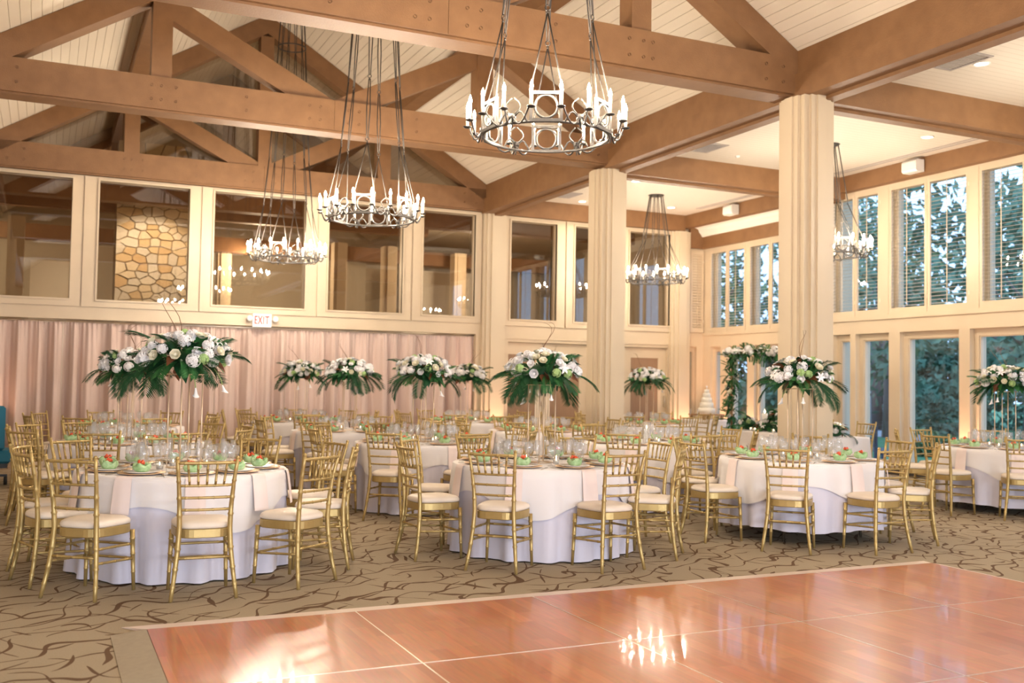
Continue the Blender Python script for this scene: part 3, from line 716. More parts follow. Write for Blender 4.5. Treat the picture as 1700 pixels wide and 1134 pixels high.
for y, lab in ((11.93, 'white wall speaker on the beam above the near shutters'), (16.7, 'white wall speaker on the beam above the bay')):
    s_ = thing('speaker', lab, 'speaker', (XW-.16, y, 5.06))
    link('speaker_box', MB().prism([(-.20, -.08), (-.17, -.11), (-.02, -.11), (-.02, .09), (-.17, .09), (-.20, .06)], -.15, .15).mesh('speaker_box', 'white_plastic'), s_)
    link('grille', MB().box(-.207, -.20, -.13, .13, -.07, .05).mesh('grille', 'white_plastic'), s_)
    link('bracket', MB().box(-.02, 0, -.05, .05, -.06, .06).mesh('bracket', 'white_plastic'), s_)
for x, y, lab in ((10.15, 13.2, 'small white ceiling sensor near the farther vent'), (11.2, 17.0, 'small white ceiling sensor near the aisle chandelier')):
    s_ = thing('ceiling_sensor', lab, 'sensor', (x, y, ZA)); link('housing', MB().lathe([(.0005, -.03), (.03, -.028), (.045, 0)], 14).mesh('housing', 'white_plastic', True), s_)

# uplights washing the walls
UK = [('can', MB().lathe([(.0005, 0), (.07, 0), (.075, .14), (.06, .14), (.055, .05), (.0005, .05)], 16).mesh('can', 'black_base', True)), ('lens', MB().lathe([(.0005, .10), (.056, .10), (.056, .09)], 16).mesh('lens', 'lamp_disc'))]
for x, y, aim, lab in ((8.20, YB-.42, (0, .22, 1), 'black floor uplight in front of the pilaster by the doors'), (12.72, YB-.42, (0, .22, 1), 'black floor uplight in the corner by the bay'), (XW-.25, 11.16, (.22, 0, 1), 'black floor uplight between the tall windows near the chairs'), (XB-.3, 17.85, (.22, 0, 1), 'black floor uplight under the bay behind the cake'), (XB-.3, 16.93, (.22, 0, 1), 'black floor uplight under the bay near the arch'), (-.75, YB-.42, (0, .22, 1), 'black floor uplight before the curtain at the picture edge')):
    u_ = spawn(UK, 'uplight', lab, 'uplight', (x, y, 0)); light('SPOT', 'uplight_lamp', (0, 0, .13), P_UP*(.4 if x < 0 else 1), (1, .55, .36), u_, .05, 70, aim, .8)

# ------------------------------------------------------------------ dance floor
df = thing('dance_floor', 'glossy reddish parquet dance floor laid over the carpet', 'dance floor', (.57, 6.08, 0))
PS = 1.22; NXP, NYP = 5, 7
pm = MB().box(.003, PS-.003, -PS+.003, -.003, 0.001, .022).mesh('floor_panel', 'parquet')
for i in range(NXP):
    for j in range(NYP): link('floor_panel', pm, df, M=Matrix.Translation((i*PS, -j*PS, 0)))
for i in range(1, NXP): link('metal_strip', MB().box(i*PS-.0035, i*PS+.0035, -NYP*PS, 0, .002, .0232).mesh('metal_strip', 'metal_trim'), df)
for j in range(1, NYP): link('metal_strip', MB().box(0, NXP*PS, -j*PS-.003, -j*PS+.003, .002, .0232).mesh('metal_strip', 'metal_trim'), df)
def ramp(p): return MB().prism(p, 0, 1)
W_ = NXP*PS; H_ = NYP*PS
mb = MB(); mb.v = [(-.19, 0.0, .001), (0, 0, .001), (0, 0, .022), (-.19, 0, .004), (-.19, -H_, .001), (0, -H_, .001), (0, -H_, .022), (-.19, -H_, .004)]
mb.f = [(0, 1, 2, 3), (7, 6, 5, 4), (3, 2, 6, 7), (0, 3, 7, 4), (1, 5, 6, 2), (0, 4, 5, 1)]; link('edge_ramp', mb.mesh('edge_ramp', 'floor_border'), df)
mb = MB(); mb.v = [(W_, 0.0, .001), (W_+.10, 0, .001), (W_+.10, 0, .004), (W_, 0, .022), (W_, -H_, .001), (W_+.10, -H_, .001), (W_+.10, -H_, .004), (W_, -H_, .022)]
mb.f = [(0, 1, 2, 3), (7, 6, 5, 4), (3, 2, 6, 7), (0, 3, 7, 4), (1, 5, 6, 2), (0, 4, 5, 1)]; link('edge_ramp', mb.mesh('edge_ramp', 'floor_border_far'), df)
mb = MB(); mb.v = [(-.12, .17, .001), (W_+.10, .17, .001), (W_+.10, .17, .004), (-.12, .17, .004), (0, 0, .001), (W_, 0, .001), (W_, 0, .022), (0, 0, .022)]
mb.f = [(0, 1, 2, 3), (7, 6, 5, 4), (3, 2, 6, 7), (0, 3, 7, 4), (1, 5, 6, 2), (0, 4, 5, 1)]; link('edge_ramp', mb.mesh('edge_ramp', 'floor_border_far'), df)

# ------------------------------------------------------------------ chiavari chair
ZP = [0, .16, .30, .45, .60, .76, .92]; XP = [.207, .186, .170, .160, .163, .174, .190]; YP = [-.235, -.205, -.188, -.180, -.190, -.214, -.250]
def lerp(z, A):
    for i in range(len(ZP)-1):
        if z <= ZP[i+1]: t = (z-ZP[i])/(ZP[i+1]-ZP[i]); t = t; return A[i]+(A[i+1]-A[i])*t
    return A[-1]
def ringed(p0, p1, r, rings, fn=None, n=8):
    """tube from p0 to p1 with small bamboo rings at the given parameters"""
    ts = {0: 1.0, 1: 1.0}
    if fn:
        for i in range(1, 12): ts[i/12] = 1.0
    for q in rings: ts[q-.012] = 1.0; ts[q] = 1.28; ts[q+.012] = 1.0
    pts = []; rr = []
    for t in sorted(ts):
        pts.append(fn(t) if fn else Vector(p0).lerp(Vector(p1), t)); rr.append(ts[t]*(r(t) if callable(r) else r))
    return MB().tube(pts, rr, n)
def chair_parts():
    P = []
    # seat frame and cushion outline: slightly rounded trapezoid
    out = []
    for k in range(32):
        q = 2*PI*k/32; c, s = math.cos(q), math.sin(q); e = .55
        x = abs(c)**e*math.copysign(1, c); y = abs(s)**e*math.copysign(1, s)
        out.append((x*(.185+.018*y), .005+y*.195))
    def slab(prof):
        mb = MB(); n = len(out)
        for sx_, z in prof:
            for x, y in out: mb.v.append((x*sx_, .005+(y-.005)*sx_, z))
        for i in range(len(prof)-1):
            for j in range(n): a = i*n+j; b_ = i*n+(j+1) % n; mb.f.append((a, b_, b_+n, a+n))
        mb.f.append(tuple(range(n-1, -1, -1))); mb.f.append(tuple((len(prof)-1)*n+j for j in range(n))); return mb
    P.append(('seat_frame', slab([(.97, .396), (1.0, .401), (1.0, .452), (.97, .456)]).mesh('seat_frame', 'gold')))
    P.append(('seat_cushion', slab([(.95, .456), (1.0, .462), (1.005, .476), (.97, .492), (.86, .504), (.5, .510)]).mesh('seat_cushion', 'cushion', True)))
    for s in (-1, 1):
        fn = lambda t, s=s: Vector((s*lerp(t*.92, XP), lerp(t*.92, YP), t*.92))
        mb = ringed(None, None, lambda t: .0125+.0045*math.sin(PI*min(t*1.15, 1)), (.10, .22, .36, .60, .72, .84), fn)
        mb.ball((s*.190, -.250, .926), .014, 8, 4)
        P.append(('back_leg', mb.mesh('back_leg', 'gold', True)))
        P.append(('front_leg', ringed((s*.192, .185, 0), (s*.178, .172, .41), lambda t: .0115+.006*t, (.3, .6, .85)).mesh('front_leg', 'gold', True)))
    def rail(z, r=.0085):
        x = lerp(z, XP); y = lerp(z, YP); fn = lambda t: Vector((-x+2*x*t, y-.022*math.sin(PI*t), z))
        return ringed(None, None, r, (.12, .36, .64, .88), fn, 6)
    for z in (.895, .745, .665, .585): P.append(('back_rail', rail(z, .0115 if z > .85 else .0098).mesh('back_rail', 'gold', True)))
    for k in range(5):
        t0 = .5+(k-2)*.155; t1 = .5+(k-2)*.165
        f_ = lambda z, t: Vector((-lerp(z, XP)+2*lerp(z, XP)*t, lerp(z, YP)-.022*math.sin(PI*t), z))
        P.append(('spindle', ringed(f_(.745, t0), f_(.895, t1), .0084, (.2, .75), None, 6).mesh('spindle', 'gold', True)))
    S = []
    for s in (-1, 1):
        for zf, zb in ((.315, .325), (.215, .235)):
            S.append(((s*(.192-.014*zf/.41), .182, zf), (s*lerp(zb, XP), lerp(zb, YP), zb)))
    S.append(((-lerp(.27, XP), lerp(.27, YP), .27), (lerp(.27, XP), lerp(.27, YP), .27)))
    for z in (.31, .215): S.append(((-.185, .18, z), (.185, .18, z)))
    for a, b_ in S: P.append(('stretcher', ringed(a, b_, .0092, (.15, .5, .85), None, 6).mesh('stretcher', 'gold', True)))
    return P
CHAIR = chair_parts()
fr_ = MB()
for n_, me in [p for p in CHAIR if p[0] not in ('seat_frame', 'seat_cushion')]: fr_.add(me, Matrix())
CHAIR_FAR = [CHAIR[0], CHAIR[1], ('chair_frame', fr_.mesh('chair_frame', 'gold', True))]

# ------------------------------------------------------------------ linen
def cloth_r(th, z, seed, zt=.744):
    d = (zt-z)/zt
    rnd = random.Random(seed); ph = [rnd.uniform(0, 6.28) for _ in range(4)]; k1, k2 = rnd.choice((15, 16, 18)), rnd.choice((25, 27, 29))
    return .772+.012*d+.036*d*math.sin(k1*th+ph[0]+.6*math.sin(3*th+ph[1]))+.014*d*math.sin(k2*th+ph[2])
def under_cloth(seed, zb):
    mb = MB(); n = 128; zs = [.744, .742, .73, .65, .5, .35, .2, .08, zb] if zb < .05 else [.744, .742, .73, .65, .5, .35, .2, zb]
    mb.v.append((0, 0, .744))
    for i, z in enumerate(zs):
        for j in range(n):
            th_ = 2*PI*j/n; r_ = .768 if i == 0 else (.774 if i == 1 else cloth_r(th_, z, seed))
            zz = z+(.012*math.sin(5*th_+seed) if i == len(zs)-1 and zb > .05 else 0)
            mb.v.append((r_*math.cos(th_), r_*math.sin(th_), zz))
    for j in range(n): mb.f.append((0, 1+j, 1+(j+1) % n))
    for i in range(len(zs)-1):
        for j in range(n): a = 1+i*n+j; b_ = 1+i*n+(j+1) % n; mb.f.append((a, a+n, b_+n, b_))
    return mb
def topper(seed, rot):
    mb = MB(); n = 128; rows = 6; mb.v.append((0, 0, .7475))
    for i in range(rows+1):
        for j in range(n):
            th_ = 2*PI*j/n; pk = abs(math.cos(2*(th_-rot)))**2.2; hang = .20+.20*pk
            if i == 0: r_, z = .770, .7475
            else:
                z = .745-hang*(i-1)/(rows-1); r_ = (.779 if i == 1 else cloth_r(th_, z, seed)+.014+.012*pk*(i/rows))
            mb.v.append((r_*math.cos(th_), r_*math.sin(th_), z))
    for j in range(n): mb.f.append((0, 1+j, 1+(j+1) % n))
    for i in range(rows):
        for j in range(n): a = 1+i*n+j; b_ = 1+i*n+(j+1) % n; mb.f.append((a, a+n, b_+n, b_))
    return mb
TABLE = [('table_top', MB().lathe([(.001, .712), (.755, .712), (.76, .72), (.76, .738), (.75, .7425), (.001, .7425)], 48).mesh('table_top', 'wood_stand'))]
for s in (-1, 1):
    for q in (-1, 1): TABLE.append(('leg', MB().tube([(s*.42, q*.30, .71), (s*.46, q*.34, 0)], .014, 8).mesh('leg', 'cutlery', True)))
    TABLE.append(('leg_brace', MB().tube([(s*.44, -.32, .3), (s*.44, .32, .3)], .008, 6).mesh('leg_brace', 'cutlery', True)))

# ------------------------------------------------------------------ tableware
charger = MB().lathe([(.0005, 0), (.10, 0), (.165, .010), (.165, .014), (.105, .006), (.0005, .006)], 32).mesh('charger_plate', 'gold_plate', True)
plate_m = MB().lathe([(.0005, 0), (.075, 0), (.128, .014), (.128, .017), (.08, .005), (.0005, .005)], 28).mesh('salad_plate', 'porcelain', True)
def salad_kit(seed):
    rnd = random.Random(seed); mb = MB(); n = 18
    for i, (r_, z) in enumerate(((.025, 0), (.050, .010), (.062, .035), (.060, .055), (.052, .060), (.040, .045), (.001, .042))):
        for j in range(n):
            q = 2*PI*j/n; w = 1+.10*math.sin(5*q+seed)*(i in (2, 3, 4))+rnd.uniform(-.04, .04)
            mb.v.append((r_*w*math.cos(q), r_*w*math.sin(q), z+(.012*math.sin(4*q+seed*2) if i in (3, 4) else 0)))
    for i in range(6):
        for j in range(n): a = i*n+j; b_ = i*n+(j+1) % n; mb.f.append((a, b_, b_+n, a+n))
    g = MB()
    for k in range(5):
        q = rnd.uniform(0, 6.28); r_ = rnd.uniform(0, .026)
        g.tube([(r_*math.cos(q)-.02*math.cos(q*2), r_*math.sin(q)-.014, .058), (r_*math.cos(q), r_*math.sin(q), .072+.006*k % .012), (r_*math.cos(q)+.02*math.cos(q*2), r_*math.sin(q)+.014, .058)], [.006, .013, .006], 6)
    lf = MB()
    for k in range(4):
        q = k*1.6+seed; lf.face([(.03*math.cos(q), .03*math.sin(q), .045), (.055*math.cos(q-.35), .055*math.sin(q-.35), .072), (.068*math.cos(q), .068*math.sin(q), .066), (.055*math.cos(q+.35), .055*math.sin(q+.35), .070)])
    return [('lettuce_cup', mb.mesh('lettuce_cup', 'salad_green', True)), ('garnish', g.mesh('garnish', 'salad_red', True)), ('leaf', lf.mesh('leaf', 'salad_green'))]
SALADS = [salad_kit(i) for i in range(4)]
def gl(prof, n=18): return MB().lathe(prof, n)
goblet = gl([(.0005, .0), (.034, .001), (.032, .004), (.006, .012), (.0055, .06), (.02, .072), (.038, .10), (.041, .13), (.036, .172), (.0345, .172), (.039, .13), (.036, .102), (.018, .076), (.0005, .073)]).mesh('water_goblet', 'glassware', True)
wine = gl([(.0005, .0), (.033, .001), (.031, .004), (.005, .010), (.0045, .085), (.02, .098), (.036, .125), (.036, .155), (.029, .198), (.0275, .198), (.0345, .155), (.034, .126), (.018, .102), (.0005, .099)]).mesh('wine_glass', 'glassware', True)
flute = gl([(.0005, .0), (.030, .001), (.028, .004), (.0045, .010), (.004, .075), (.013, .09), (.023, .13), (.023, .17), (.020, .215), (.0185, .215), (.0215, .17), (.0215, .13), (.012, .094), (.0005, .091)]).mesh('champagne_flute', 'glassware', True)
fork = MB().box(-.004, .004, -.10, .03, 0, .003).box(-.010, .010, .03, .05, 0, .003)
for k in range(4): fork.box(-.010+k*.0058, -.0074+k*.0058, .05, .09, 0, .003)
fork = fork.mesh('fork', 'cutlery')
knife = MB().box(-.006, .006, -.11, 0, 0, .005).box(-.009, .007, 0, .10, 0.0005, .003).mesh('knife', 'cutlery')
nk = MB(); path = [(.46, .0015), (.70, .0015), (.772, .0015), (.789, -.006), (.800, -.03), (.814, -.12), (.832, -.26)]
for i, (r_, z) in enumerate(path):
    for y in (-.065, -.03, 0, .03, .065): nk.v.append((r_+(.004*math.cos(y*60) if i > 3 else 0), y*(1+.10*max(0, i-3)/3), z))
for i in range(len(path)-1):
    for j in range(4): a = i*5+j; nk.f.append((a, a+1, a+6, a+5))
napkin = nk.mesh('napkin', 'napkin', True)
votive = [('glass_cup', gl([(.0005, 0), (.026, 0), (.030, .06), (.028, .06), (.024, .004), (.0005, .004)], 14).mesh('glass_cup', 'glassware', True)), ('candle', MB().lathe([(.0005, .005), (.022, .005), (.022, .028), (.0005, .028)], 12).mesh('candle', 'candle_white', True)),
          ('flame', MB().lathe([(.0005, .030), (.005, .036), (.006, .042), (.0005, .058)], 8).mesh('flame', 'flame', True))]
pillar = [('candle', MB().lathe([(.0005, 0), (.03, 0), (.03, .17), (.0005, .168)], 14).mesh('candle', 'candle_white', True)), ('flame', MB().lathe([(.0005, .17), (.007, .178), (.008, .188), (.0005, .21)], 8).mesh('flame', 'flame', True))]
hurricane = pillar + [('glass_cylinder', gl([(.05, 0), (.052, .25), (.050, .25), (.048, 0)], 18).mesh('glass_cylinder', 'glassware', True))]

# ------------------------------------------------------------------ flowers
rnd = random.Random(3)
def hydrangea(seed, m):
    q = random.Random(seed); mb = MB(); mb.ball((0, 0, .03), .043, 10, 6)
    for k in range(46):
        t = q.uniform(-.25, 1); ph = q.uniform(0, 6.28); s = math.sqrt(max(0, 1-t*t)); d = Vector((s*math.cos(ph), s*math.sin(ph), t)); c = Vector((0, 0, .03))+d*.056
        a = d.orthogonal().normalized(); b_ = d.cross(a); sp = q.uniform(0, 1.57); a, b_ = a*math.cos(sp)+b_*math.sin(sp), b_*math.cos(sp)-a*math.sin(sp); r_ = q.uniform(.018, .024)
        for u_, v_ in ((a, b_), (b_, -a), (-a, -b_), (-b_, a)):
            mb.face([c, c+u_*r_*.8+v_*r_*.25+d*.006, c+(u_+v_)*r_*.85+d*.003, c+v_*r_*.8+u_*r_*.25+d*.006])
    return mb.mesh('hydrangea', m)
def rose(seed, m):
    q = random.Random(seed); mb = MB(); mb.ball((0, 0, .016), .017, 8, 5)
    for lay, (n, r_, h, lean) in enumerate(((4, .018, .034, .1), (5, .026, .032, .35), (6, .034, .026, .8))):
        for k in range(n):
            ph = 2*PI*k/n+lay*.5+q.uniform(-.1, .1); P_ = []
            for u_ in (-.62, 0, .62):
                w = 2*PI/n*u_; c, s = math.cos(ph+w), math.sin(ph+w)
                P_.append(((.010*c, .010*s, .0), ((r_*.9)*c, (r_*.9)*s, h*.5), ((r_+h*lean*.35)*c*(1 if u_ else 1.08), (r_+h*lean*.35)*s*(1 if u_ else 1.08), h*(1 if u_ else 1.1))))
            n0 = len(mb.v)
            for col in P_: mb.v += [tuple(x) for x in col]
            for i in range(2):
                for j in range(2): a = n0+i*3+j; mb.f.append((a, a+3, a+4, a+1))
    return mb.mesh('rose', m, True)
def lily(m):
    mb = MB()
    for k in range(6):
        ph = PI/3*k; c, s = math.cos(ph), math.sin(ph); px, py = -s, c; n0 = len(mb.v)
        for r_, z, w in ((.006, 0, .006), (.03, .028, .019), (.062, .036, .017), (.088, .022, .002)):
            mb.v += [(r_*c+px*w, r_*s+py*w, z+.004), (r_*c, r_*s, z-.003), (r_*c-px*w, r_*s-py*w, z+.004)]
        for i in range(3):
            for j in range(2): a = n0+i*3+j; mb.f.append((a, a+3, a+4, a+1))
    return mb.mesh('lily', m, True)
calla = MB().tube([(0, 0, 0), (.02, 0, -.06), (.035, .01, -.14), (.03, .015, -.20)], [.005, .005, .005, .006], 6)
calla_stem = calla.mesh('calla_stem', 'stem_green', True)
mb = MB(); n0 = 0
for i, (r_, z) in enumerate(((.005, -.19), (.012, -.225), (.018, -.255), (.032, -.275))):
    for j in range(12):
        q = 2*PI*j/12; mb.v.append((.03+r_*math.cos(q)*(1.25 if i == 3 and j < 3 else 1), .015+r_*math.sin(q), z-(.022*math.cos(q) if i == 3 else 0)))
for i in range(3):
    for j in range(12): a = i*12+j; b_ = i*12+(j+1) % 12; mb.f.append((a, b_, b_+12, a+12))
calla_bloom = mb.mesh('calla_bloom', 'petal_white', True)
def frond(seed, length, pairs, droop, m):
    """fern or palm frond lying along +x from the origin, arching down"""
    q = random.Random(seed); mb = MB(); pts = []
    for i in range(9):
        t = i/8; pts.append(Vector((length*t*(1-.18*droop*t*t), 0, .10*length*math.sin(PI*t*.6)*1.4-droop*length*.55*t*t)))
    mb.tube(pts, [.004-.003*i/8 for i in range(9)], 5)
    for k in range(pairs):
        t = .10+.9*k/(pairs-1); i = min(int(t*8), 7); p = pts[i].lerp(pts[i+1], t*8-i); d = (pts[i+1]-pts[i]).normalized()
        ll = length*.30*math.sin(PI*(.12+.86*max(0., 1-t)**.8))*q.uniform(.85, 1.1)+.012
        for s in (-1, 1):
            o_ = Vector((0, s, 0)); tip = p+o_*ll*.80+d*ll*.62-Vector((0, 0, ll*.22)); w = d*(.012+.004*length)
            mid = p.lerp(tip, .45)+Vector((0, 0, .004)); mb.face([p, mid-w*.55, tip, mid+w*.55])
    return mb.mesh('frond', m)
def leaf(length, width, m):
    mb = MB(); n0 = 0
    for i in range(6):
        t = i/5; w = width*math.sin(PI*min(1., .06+.94*t)**.85)*.5 if i < 5 else .001; z = .05*math.sin(PI*t)*length*2-.25*length*t*t
        mb.v += [(length*t, -w, z+.25*w), (length*t, 0, z), (length*t, w, z+.25*w)]
    for i in range(5):
        for j in range(2): a = i*3+j; mb.f.append((a, a+3, a+4, a+1))
    return mb.mesh('leaf', m, True)
HYD = [hydrangea(1, 'petal_white'), hydrangea(2, 'petal_white'), hydrangea(3, 'petal_green')]
ROS = [rose(1, 'petal_white'), rose(2, 'petal_cream')]; LIL = lily('petal_white')
FRO = [frond(1, .30, 20, .50, 'leaf_dark'), frond(2, .26, 18, .30, 'leaf_mid'), frond(3, .40, 26, .75, 'leaf_dark'), frond(4, .22, 16, .12, 'leaf_mid')]
LEA = [leaf(.17, .085, 'leaf_dark'), leaf(.14, .07, 'leaf_mid'), leaf(.15, .08, 'leaf_rust')]
foam = MB().ball((0, 0, 0), .12, 12, 8, .7).mesh('moss_ball', 'leaf_dark', True)
def aim_m(p, d, s=1.0, spin=0.):
    d = Vector(d).normalized(); return Matrix.Translation(p) @ d.to_track_quat('Z', 'Y').to_matrix().to_4x4() @ Matrix.Rotation(spin, 4, 'Z') @ Matrix.Scale(s, 4)
def stand_parts(h=.68, w=.085):
    st = []
    for x in (-w, w):
        for y in (-w, w): st.append(('stand_rod', MB().tube([(x, y, 0), (x, y, h)], .0055, 8).mesh('stand_rod', 'gold_rod', True)))
    fr = lambda z: MB().box(-w-.006, w+.006, -w-.006, -w+.006, z, z+.008).box(-w-.006, w+.006, w-.006, w+.006, z, z+.008).box(-w-.006, -w+.006, -w+.006, w-.006, z, z+.008).box(w-.006, w+.006, -w+.006, w-.006, z, z+.008)
    st.append(('stand_base', fr(0).mesh('stand_base', 'gold_rod'))); st.append(('stand_tray', MB().box(-w-.02, w+.02, -w-.02, w+.02, h, h+.008).mesh('stand_tray', 'gold_rod')))
    return st
def blooms(seed, zc, full=True, nf=54, rad=.33, zsc=.52, nfr=28, drop=2, twigs=2, leaves=64):
    """bunch of flowers and leaves about (0,0,zc): list of (name, mesh, matrix)"""
    q = random.Random(seed); out = [('moss_ball', foam, Matrix.Translation((0, 0, zc)))]
    for k in range(nfr):
        az = 2*PI*k/nfr+q.uniform(-.2, .2); el = q.choice((-.6, -.35, -.15, .0, .15, .4, .9)); me = q.choice(FRO if k % 3 else FRO[:3])
        out.append(('frond', me, Matrix.Translation((rad*.42*math.cos(az), rad*.42*math.sin(az), zc-.02)) @ Matrix.Rotation(az, 4, 'Z') @ Matrix.Rotation(-el, 4, 'Y') @ Matrix.Rotation(q.uniform(-.5, .5), 4, 'X') @ Matrix.Scale(q.uniform(.85, 1.15), 4)))
    for k in range(leaves):
        az = q.uniform(0, 6.28); el = q.uniform(-.75, 1.0); me = q.choice((LEA[0], LEA[0], LEA[1], LEA[1], LEA[1], LEA[2])); r_ = rad*q.uniform(.35, .62)
        out.append(('leaf', me, Matrix.Translation((r_*math.cos(az)*math.cos(el), r_*math.sin(az)*math.cos(el), zc+.02+r_*zsc*math.sin(el))) @ Matrix.Rotation(az, 4, 'Z') @ Matrix.Rotation(-el, 4, 'Y') @ Matrix.Rotation(q.uniform(-.6, .6), 4, 'X')))
    pts = []
    tries = 0
    while len(pts) < nf and tries < 900:
        tries += 1; az = q.uniform(0, 6.28); t = q.uniform(-.18, 1); s = math.sqrt(1-t*t); d = Vector((s*math.cos(az), s*math.sin(az), t))
        if all((d-e).length > .27 for e in pts): pts.append(d)
    for i, d in enumerate(pts):
        p = Vector((d.x*rad*q.uniform(.8, 1.0), d.y*rad*q.uniform(.8, 1.0), zc+.02+d.z*rad*zsc)); nd = Vector((d.x, d.y, d.z*1.3+.15))
        k = i % 9
        if k in (0, 3, 6): out.append(('hydrangea', HYD[0 if k else 1], aim_m(p-nd.normalized()*.03, nd, q.uniform(.62, .9))))
        elif k == 4: out.append(('green_bloom', HYD[2], aim_m(p-nd.normalized()*.02, nd, .62)))
        elif k == 7: out.append(('lily', LIL, aim_m(p, nd, q.uniform(.6, .8))))
        else: out.append(('rose', ROS[q.random() < .4], aim_m(p, nd, q.uniform(.8, 1.05))))
    for k in range(drop):
        az = q.uniform(0, 6.28); r_ = q.uniform(.10, .30); Mx = Matrix.Translation((r_*math.cos(az), r_*math.sin(az), zc-.06)) @ Matrix.Rotation(az, 4, 'Z') @ Matrix.Rotation(q.uniform(-.5, .1), 4, 'Y') @ Matrix.Scale(q.uniform(.6, .8), 4)
        out.append(('calla_stem', calla_stem, Mx, [('calla_bloom', calla_bloom)]))
    for k in range(twigs):
        az = q.uniform(0, 6.28); p0 = Vector((.05*math.cos(az), .05*math.sin(az), zc+.1)); pts_ = [p0]
        for i in range(1, 9):
            u_ = i/8; pts_.append(p0+Vector((.20*u_*math.cos(az)+.035*math.sin(7*u_+k), .20*u_*math.sin(az)+.035*math.cos(6*u_), .36*math.sin(u_*1.7))))
        out.append(('curly_twig', MB().tube(pts_, [.0035-.0025*i/8 for i in range(9)], 5).mesh('curly_twig', 'twig', True)))
    return out
def joined(parts):
    """far version: one mesh for each material"""
    by = {}
    for p in parts:
        Mx = p[2] if len(p) > 2 and p[2] is not None else Matrix()
        by.setdefault(p[1].materials[0].name, MB()).add(p[1], Mx)
        for q in (p[3] if len(p) > 3 else ()): by.setdefault(q[1].materials[0].name, MB()).add(q[1], Mx)
    nm_ = {'leaf_dark': 'dark_foliage', 'leaf_mid': 'green_foliage', 'leaf_rust': 'rust_leaves', 'petal_white': 'white_blooms', 'petal_cream': 'cream_blooms', 'petal_green': 'green_blooms', 'stem_green': 'calla_stems', 'twig': 'curly_twigs', 'gold_rod': 'stand'}
    return [(nm_[k], v.mesh(nm_[k], k)) for k, v in by.items()]
CP = [stand_parts()+blooms(s, .79) for s in (21, 22, 23)]
CPF = [joined(c) for c in CP[:2]]

# ------------------------------------------------------------------ the tables
POS8 = ['right side', 'back right', 'back', 'back left', 'left side', 'front left', 'front', 'front right']
POS10 = ['far right side', 'back right', 'back', 'back left', 'far left side', 'near left side', 'front left', 'front', 'front right', 'near right side']
# name, x, y, cloth hem height, angle offset, chair radius, centrepiece kit (or None), near?, short description
TAB = [('left foreground table', 1.0, 8.15, .012, R(17), 1.09, 0, 2), ('centre foreground table', 4.0, 7.95, .012, R(3), 1.02, 1, 2), ('foreground table by the column', 6.8, 7.82, .13, R(-2), 1.02, 2, 2),
       ('table by the tall windows', 10.7, 8.62, .10, R(3), 1.02, 0, 2), ('second left-row table', .84, 11.45, .012, R(3), 1.03, 1, 1), ('second centre-row table', 3.98, 10.95, .012, R(5), 1.03, 2, 2),
       ('second column-row table', 6.6, 10.3, .012, R(0), 1.02, None, 1), ('last left-row table', 1.05, 15.0, .012, R(12), 1.02, 0, 0), ('third centre-row table', 3.84, 13.55, .012, R(9), 1.0, 1, 0),
       ('last centre-row table', 3.84, 16.45, .012, R(-8), 1.0, 0, 0), ('third column-row table', 6.65, 13.2, .012, R(2), 1.02, 1, 0), ('last column-row table', 6.7, 16.2, .012, R(15), 1.02, 0, 0), ('aisle table by the doors', 9.8, 15.3, .012, R(0), 1.02, 1, 0)]
rnd = random.Random(77)
SKIP = {('centre foreground table', 4), ('foreground table by the column', 1)}
